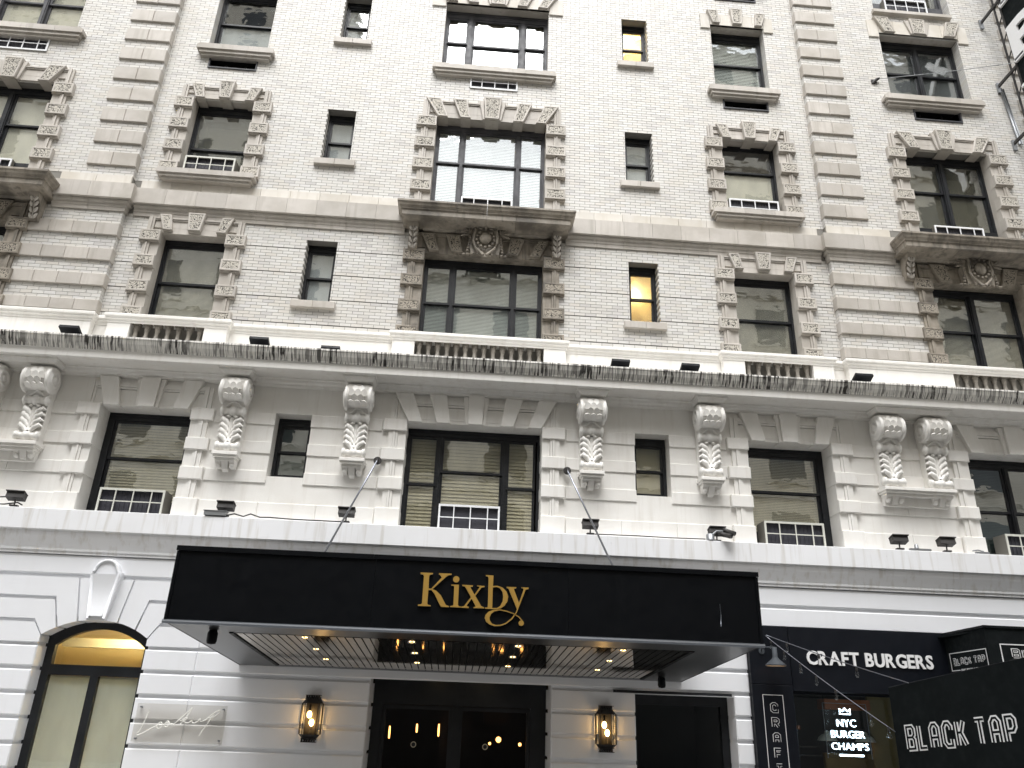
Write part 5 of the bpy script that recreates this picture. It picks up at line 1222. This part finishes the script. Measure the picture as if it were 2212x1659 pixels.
# security cameras, junction boxes, cables on the ledge
t = thing('security_camera', 'pair of dark bullet cameras on one bracket on the ledge', 'camera', (4.08, YL-0.02, ZL))
obj('mount', MB().lathe([(0.07, 0), (0.07, 0.09), (0.05, 0.11)], (0, 0, 0), 12).tube([(0.03, -0.02, 0.09), (0.1, -0.06, 0.15), (0.2, -0.09, 0.14)], 0.018, 6), M['galv'], t)
for a, b in (((0.17, -0.06, 0.10), (0.28, -0.24, 0.03)), ((0.22, -0.06, 0.17), (0.35, -0.22, 0.08))): obj('camera_body', MB().tube([a, b], 0.04, 10), M['iron'], t)
tag(obj('junction_box', MB().box(-4.33, -3.98, YL-0.10, YL+0.02, ZL, ZL+0.07).box(-4.345, -3.965, YL-0.11, YL+0.03, ZL+0.071, ZL+0.08), M['galv']), 'flat grey junction box on the left part of the ledge', 'box')
tag(obj('junction_box', MB().box(7.58, 7.95, YL-0.02, YL+0.04, ZL, ZL+0.035).lathe([(0.035, 0), (0.03, 0.06), (0.01, 0.08)], (7.7, YL, ZL+0.035), 10), M['galv']), 'low grey conduit box between the right pair of floodlights', 'box')
tag(obj('junction_box', MB().box(8.75, 8.98, YL-0.03, YL+0.03, ZL, ZL+0.03).tube([(8.7, YL, ZL+0.04), (8.8, YL, ZL+0.06), (8.9, YL, ZL+0.04)], 0.012, 5), M['galv']), 'small grey box with a cable near the right ledge window', 'box')
tag(obj('power_cable', MB().tube([(-3.97, YL, ZL+0.03), (-3.86, YL-0.03, ZL+0.05), (-3.72, YL, ZL+0.02), (-3.6, YL-0.03, ZL+0.06), (-3.45, YL, ZL+0.02), (-3.3, YL+0.02, ZL+0.03), (-2.9, YL, ZL+0.012), (-2.1, YL, ZL+0.012)], 0.012, 5), M['iron']), 'dark cable lying along the ledge beside the flat grey box', 'cable')
tag(obj('power_cable', MB().tube([(2.05, YL, ZL+0.012), (2.8, YL-0.02, ZL+0.014), (3.4, YL, ZL+0.012), (4.0, YL, ZL+0.02)], 0.010, 5), M['iron']), 'thin cable along the ledge right of the canopy rod', 'cable')
tag(obj('power_cable', MB().tube([(-7.5, YL, ZL+0.16), (-7.62, YL-0.03, ZL+0.14), (-7.75, YL, ZL+0.03), (-7.5, YL-0.05, ZL+0.02), (-7.3, YL-0.04, ZL+0.06), (-7.22, YL-0.05, ZL+0.02)], 0.012, 5), M['iron']), 'looped cable beside the far left floodlight', 'cable')

# ---------------------------------------------------------------- burger shop front
YS = -0.36
shop = thing('shop_front', 'black burger shop front with white lettering, right of the hotel entrance', 'shop front', (6.2, YS, 0)); so_ = Vector((6.2, YS, 0))
def sobj(n, mb, m, par=None, **k):
    o = obj(n, mb, m, par or shop, **k)
    if par is None: o.location = -so_
    return o
sobj('fascia_panel', MB().cbox(4.60, 5.262, YS, Y1+0.3, 2.645, 3.535, 0.004), M['shopblack']); sobj('fascia_panel', MB().cbox(5.27, 14.2, YS, Y1+0.3, 2.56, 3.535, 0.004), M['shopblack'])
sobj('pilaster_panel', MB().cbox(4.60, 5.262, YS, Y1+0.3, 0.0, 2.638, 0.004), M['shopblack'])
wf = sobj('shop_window', MB().box(5.27, 5.31, YS+0.12, YS+0.2, 0, 2.555).box(8.2, 14.2, YS+0.02, YS+0.2, 0, 2.555).box(5.31, 8.2, YS+0.121, YS+0.199, 2.52, 2.555).box(5.31, 8.2, YS+0.121, YS+0.199, 0, 0.4), M['shopblack'])
obj('pane', MB().box(5.31, 8.2, YS+0.155, YS+0.160, 0.4, 2.52), M['glassflat'], wf)
t = MB(); x0, x1, y0, y1, z1 = 5.27, 8.6, YS+0.2, 3.2, 2.75
t.add([(x0, y0, 0), (x1, y0, 0), (x1, y0, z1), (x0, y0, z1), (x0, y1, 0), (x1, y1, 0), (x1, y1, z1), (x0, y1, z1)], [(4, 5, 6, 7), (0, 4, 7, 3), (1, 2, 6, 5), (3, 7, 6, 2), (0, 1, 5, 4)])
sobj('shop_interior', t, M['room'])
sobj('khaki_partition', MB().box(7.25, 8.5, 1.2, 1.25, 0, 2.74), M['khaki']); sobj('counter_back', MB().box(6.55, 8.0, 1.6, 1.7, 0, 1.62), M['khaki'])
sobj('copper_duct', MB().box(6.42, 7.24, 1.1, 1.4, 2.33, 2.50).box(5.9, 6.02, 1.3, 1.4, 1.99, 2.05), M['duct'])
sobj('shelf', MB().box(5.5, 6.4, 1.5, 1.55, 1.70, 1.72).box(5.5, 6.4, 1.5, 1.55, 1.56, 1.58).box(5.86, 5.9, 1.5, 1.55, 1.2, 2.4), M['iron'])
for x in (6.42, 7.10):
    p_ = thing('pendant_lamp', 'cream dome pendant lamp behind the neon sign, '+('left one' if x < 7 else 'right one'), 'lamp', (x, 1.15, 1.825), 'pendant lamps in the burger shop')
    obj('shade', MB().lathe([(0.17, 0.0), (0.165, 0.015), (0.14, 0.06), (0.09, 0.10), (0.05, 0.115), (0.04, 0.15), (0.012, 0.16)], (0, 0, 0), 18, caps=False), M['enamel'], p_)
    obj('flex', MB().tube([(0, 0, 0.15), (0, 0, 0.9)], 0.006, 5), M['iron'], p_); obj('bulb', MB().ell((0, 0, 0.03), (0.03, 0.03, 0.035)), M['warmlow'], p_)
for o in text_line('CRAFT BURGERS', 5.535, 7.64, 2.972, 3.172, YS-0.002, M['lit'], shop, bold=0.028, depth=0.02, gap=0.13, sp=0.33): o.location = -so_
# vertical outlined sign
t = MB(); t.box(4.755, 4.763, YS-0.006, YS-0.001, 0.6, 2.49).box(5.077, 5.085, YS-0.006, YS-0.001, 0.6, 2.49).box(4.763, 5.077, YS-0.006, YS-0.001, 2.482, 2.49)
sobj('sign_border', t, M['lit'])
for i, ch in enumerate('CRAFT'):
    h = bpy.data.objects.new('tmp', None); outline_text(ch, 4.885, 2.245-0.2165*i, 0.085, 0.113, YS-0.001, shop, mats=[M['lit'], M['shopblack']], wo=1.75, wi=1.15); bpy.data.objects.remove(h)
for o in shop.children:
    if o.name.startswith('letter'): o.location = -so_
# neon board
nb = thing('neon_sign', 'lit white neon sign with a crown on a clear board in the shop window', 'sign', (6.26, 0.05, 1.6)); no_ = Vector((6.26, 0.05, 1.6))
def nobj(n, mb, m): o = obj(n, mb, m, nb); o.location = -no_; return o
nobj('clear_board', MB().box(5.90, 6.625, 0.055, 0.063, 1.595, 2.41), M['acrylic'])
nobj('board_edge', MB().box(5.896, 5.902, 0.05, 0.067, 1.595, 2.41).box(6.623, 6.629, 0.05, 0.067, 1.595, 2.41).box(5.902, 6.623, 0.05, 0.067, 2.405, 2.413), M['galv'])
for body, a, b, z0, z1 in (('NYC', 6.105, 6.415, 2.062, 2.172), ('BURGER', 5.99, 6.54, 1.898, 2.005), ('CHAMPS', 5.975, 6.58, 1.722, 1.825)):
    for o in text_line(body, a, b, z0, z1, 0.045, M['neon'], nb, bold=-0.012, depth=0.008, gap=0.24): o.location = -no_
nobj('crown_tube', MB().tube([(6.17, 0.04, 2.33), (6.17, 0.04, 2.25), (6.345, 0.04, 2.25), (6.345, 0.04, 2.33), (6.30, 0.04, 2.29), (6.258, 0.04, 2.34), (6.215, 0.04, 2.29)], 0.0085, 6, closed=True), M['neon'])
nobj('underline_tube', MB().tube([(6.095, 0.04, 1.643), (6.48, 0.04, 1.643)], 0.014, 6), M['neon'])

# gooseneck lamp
gl = thing('gooseneck_lamp', 'grey enamel barn lamp with a small orange bulb beside the shop lettering', 'lamp', (4.80, YS, 3.14))
obj('wall_plate', MB().lathe([(0.05, -0.015), (0.05, 0.0)], (0, 0, 0), 12, 'y'), M['greyenamel'], gl)
obj('arm', MB().tube([(0, 0, 0), (-0.02, -0.08, 0.03), (0.0, -0.17, 0.045), (0.06, -0.24, 0.04), (0.115, -0.26, 0.03)], 0.012, 6), M['greyenamel'], gl)
sh = obj('shade', MB().lathe([(0.0, 0.05), (0.035, 0.045), (0.04, -0.10), (0.055, -0.13), (0.11, -0.175), (0.155, -0.215), (0.162, -0.235), (0.155, -0.235)], (0.115, -0.26, 0.0), 20, caps=False), M['greyenamel'], gl)
obj('shade_lining', MB().lathe([(0.03, -0.11), (0.05, -0.14), (0.105, -0.182), (0.15, -0.222), (0.153, -0.234)], (0.115, -0.26, 0.0), 20, caps=False), M['enamel'], gl)
obj('bulb', MB().ell((0.115, -0.26, -0.19), (0.025, 0.025, 0.03)), M['warmlow'], gl)

# ---------------------------------------------------------------- projecting sign box of the shop entrance
def frame_thing(name, label, cat, A, th): t = thing(name, label, cat, A); t.rotation_euler.z = th; return t
d2 = Vector((-0.15, -1.28)).normalized(); th2 = math.atan2(d2.y, d2.x); Ls = 1.289
aw_ = frame_thing('sign_awning', 'black box awning with outlined white name signs over the shop entrance', 'awning', (7.9, -0.37, 2.5), th2)
obj('side_face', MB().box(0, Ls, 0, 0.04, -0.35, 1.0), M['canvas'], aw_)
obj('top_edge', MB().box(-0.01, Ls+0.02, -0.02, 0.05, 1.001, 1.035), M['black'], aw_)
inv = Matrix.Rotation(-th2, 3, 'Z')
ff = obj('front_face', MB().box(7.75, 13.0, -1.65, -1.61, -0.35, 1.0).box(7.74, 13.0, -1.67, -1.60, 1.001, 1.035), M['canvas'], aw_); ff.rotation_euler.z = -th2; ff.location = inv @ Vector((-7.9, 0.37, 0))
rf = obj('roof_face', MB().box(7.80, 13.0, -1.605, -0.37, 0.96, 0.99), M['canvas'], aw_); rf.rotation_euler.z = -th2; rf.location = inv @ Vector((-7.9, 0.37, 0))
zb = 2.5
bd = MB().box(0.09, 1.235, -0.006, -0.001, 3.20-zb, 3.212-zb).box(0.09, 0.102, -0.006, -0.001, 2.94-zb, 3.199-zb).box(1.223, 1.235, -0.006, -0.001, 2.94-zb, 3.199-zb).box(0.103, 0.36, -0.006, -0.001, 2.94-zb, 2.951-zb).box(0.96, 1.222, -0.006, -0.001, 2.94-zb, 2.951-zb)
obj('sign_border', bd, M['lit'], aw_)
outline_text('BLACK TAP', 0.2, 3.03-zb, 0.95, 0.085, -0.001, aw_, mats=[M['lit'], M['canvas']])
text_line('CRAFT BURGERS & BEER', 0.39, 0.94, 2.932-zb, 2.962-zb, -0.001, M['lit'], aw_, bold=0.0, depth=0.004)
fs_ = [obj('sign_border', MB().box(7.94, 7.955, -1.656, -1.651, 0.44, 0.78).box(7.956, 9.6, -1.656, -1.651, 0.765, 0.78).box(9.585, 9.6, -1.656, -1.651, 0.44, 0.764).box(7.956, 9.584, -1.656, -1.651, 0.44, 0.455), M['lit'], aw_)]
n0 = set(aw_.children); outline_text('BLACK TAP', 8.12, 0.60, 1.30, 0.10, -1.651, aw_, mats=[M['lit'], M['canvas']])
for o in fs_+[c for c in aw_.children if c not in n0]: o.rotation_euler.z = -th2; o.location = inv @ Vector((-7.9, 0.37, 0))

# ---------------------------------------------------------------- street dining shelter panel
d1 = Vector((0.61, -1.9)).normalized(); th1 = math.atan2(d1.y, d1.x); SL = 0.145
sp_ = frame_thing('dining_shelter', 'black canvas side of a street dining shelter with a big outlined white name', 'shelter', (5.67, -2.5, 0.0), th1)
obj('side_canvas', MB().add([(0, 0, 0.9), (2.9, 0, 0.9), (2.9, 0, 2.56+SL*2.9), (0, 0, 2.56), (0, 0.04, 0.9), (2.9, 0.04, 0.9), (2.9, 0.04, 2.56+SL*2.9), (0, 0.04, 2.56)], [(0, 1, 2, 3), (7, 6, 5, 4), (0, 4, 5, 1), (1, 5, 6, 2), (2, 6, 7, 3), (3, 7, 4, 0)]), M['canvas'], sp_)
obj('top_rail', MB().tube([(0, 0.02, 2.565), (2.9, 0.02, 2.565+SL*2.9)], 0.012, 6), M['black'], sp_)
obj('roof_canvas', MB().add([(0, 0.05, 2.55), (2.9, 0.05, 2.55+SL*2.9), (2.9, 2.2, 2.55+SL*2.9), (0, 2.2, 2.55), (0, 0.05, 2.53), (2.9, 0.05, 2.53+SL*2.9), (2.9, 2.2, 2.53+SL*2.9), (0, 2.2, 2.53)], [(0, 1, 2, 3), (7, 6, 5, 4), (0, 4, 5, 1), (1, 5, 6, 2), (2, 6, 7, 3), (3, 7, 4, 0)]), M['canvas'], sp_)
for x, y in ((0.03, 0.07), (2.87, 0.07), (0.03, 2.15), (2.87, 2.15)): obj('post', MB().box(x-0.03, x+0.03, y-0.03, y+0.03, -0.14 if x > 2 else 0.0, 2.52+SL*x), M['black'], sp_)
outline_text('BLACK TAP', 0.20, 1.835, 1.52, 0.255, -0.001, sp_, shear=0.105, mats=[M['lit'], M['canvas']], wo=1.5, wi=0.6, gap=2.5, sp=1.9)

# ---------------------------------------------------------------- string lights
def strand(a, b, fr, sag, label):
    t = thing('string_lights', label, 'string lights', a, 'bulb strings hung in front of the shop'); a = Vector(a); b = Vector(b)-a
    P = lambda u: b*u-Vector((0, 0, sag*4*u*(1-u)))
    obj('cable', MB().tube([P(i/20) for i in range(21)], 0.0065, 5), M['steel'], t)
    for u in fr:
        q = P(u); s_ = obj('socket', MB().lathe([(0.012, 0.0), (0.017, -0.02), (0.017, -0.06), (0.014, -0.065)], q, 8), M['iron'], t)
        obj('bulb', MB().lathe([(0.012, -0.065), (0.022, -0.085), (0.027, -0.11), (0.022, -0.135), (0.006, -0.147)], q, 10), M['bulb'], t)
strand((4.89, -0.40, 3.385), (5.777, -2.83, 2.62), (0.17, 0.42, 0.68), 0.02, 'upper bulb string running in front of the white shop lettering')
strand((4.87, -0.41, 3.375), (5.67, -2.52, 2.03), (0.05, 0.17, 0.31, 0.44, 0.59, 0.84, 0.955), 0.03, 'lower bulb string crossing in front of the neon sign')

# ---------------------------------------------------------------- blade sign at the upper right, with its bracing
bs = thing('blade_sign', 'tall black projecting sign with white letters at the upper right', 'sign', (11.72, YP, 15.0)); bo_ = Vector((11.72, YP, 15.0))
def bobj(n, mb, m): o = obj(n, mb, m, bs); o.location = -bo_; return o
X0 = 11.72
bobj('sign_box', MB().box(X0, X0+0.3, -2.4, -0.78, 13.4, 20.5), M['canvas'])
bobj('edge_rail', MB().box(X0-0.02, X0+0.03, -0.81, -0.765, 13.4, 20.5), M['iron'])
bobj('lattice_rail', MB().box(X0-0.01, X0+0.02, -0.62, -0.585, 13.4, 20.5), M['iron'])
for i in range(13): z = 13.6+0.52*i; bobj('lattice_brace', MB().tube([(X0+0.005, -0.60, z), (X0+0.005, -0.79, z+0.22)], 0.014, 5), M['iron'])
for z in (14.2, 15.86, 17.86):
    bobj('bracket_arm', MB().box(X0-0.03, X0+0.01, -0.80, -0.15, z-0.03, z+0.04), M['iron']); bobj('wall_plate', MB().box(X0-0.05, X0+0.03, YP-0.05, YP-0.005, z-0.18, z+0.1), M['galv'])
def glyph(strokes, z):
    t = MB()
    for s_ in strokes: t.box(X0-0.05-s_[4] if len(s_) > 4 else X0-0.05, X0-0.001, -s_[1], -s_[0], z+s_[2], z+s_[3])
    bobj('letter', t, M['lit'])
for z, rows in ((15.96, 'B'), (17.64, 'X'), (14.28, 'Y')):
    v, f = text_geo(rows, 0.03); xs = [q[0] for q in v]; a, b = min(xs), max(xs)
    bobj('letter', MB().add([(X0-0.03-q[2]*2.5, -0.82-(q[0]-a)/(b-a)*0.95, z+q[1]/0.7*0.97) for q in v], f).box(X0-0.055, X0-0.002, -1.10, -0.80, z, z+0.05).box(X0-0.0555, X0-0.0015, -1.10, -0.80, z+0.92, z+0.97), M['lit'])
gw = thing('guy_wire', 'thin twisted guy wire from a wall hook to the blade sign', 'wire', (8.715, YP, 15.75))
obj('wire', MB().tube([(0.12, -0.06, 0.03)]+[(0.12+(2.9-0.12)*u, -0.06-0.6*u, 0.03+0.16*u-0.10*u*(1-u)) for u in [i/12 for i in range(1, 13)]], 0.008, 4), M['galv'], gw)
obj('hook', MB().tube([(-0.03, 0, -0.06), (0.04, -0.05, 0.0), (0.12, -0.06, 0.05)], [0.03, 0.045, 0.02], 6).box(-0.06, 0.06, -0.03, 0.0, -0.08, 0.02), M['iron'], gw)
cdt = tag(obj('conduit', MB().tube([(11.75, YP-0.03, 15.8), (11.85, YP-0.03, 14.2)], 0.03, 8).tube([(11.81, YP-0.03, 15.8), (11.91, YP-0.03, 14.2)], 0.018, 6), M['galv']), 'grey conduit running down the brick below the blade sign arm', 'pipe')
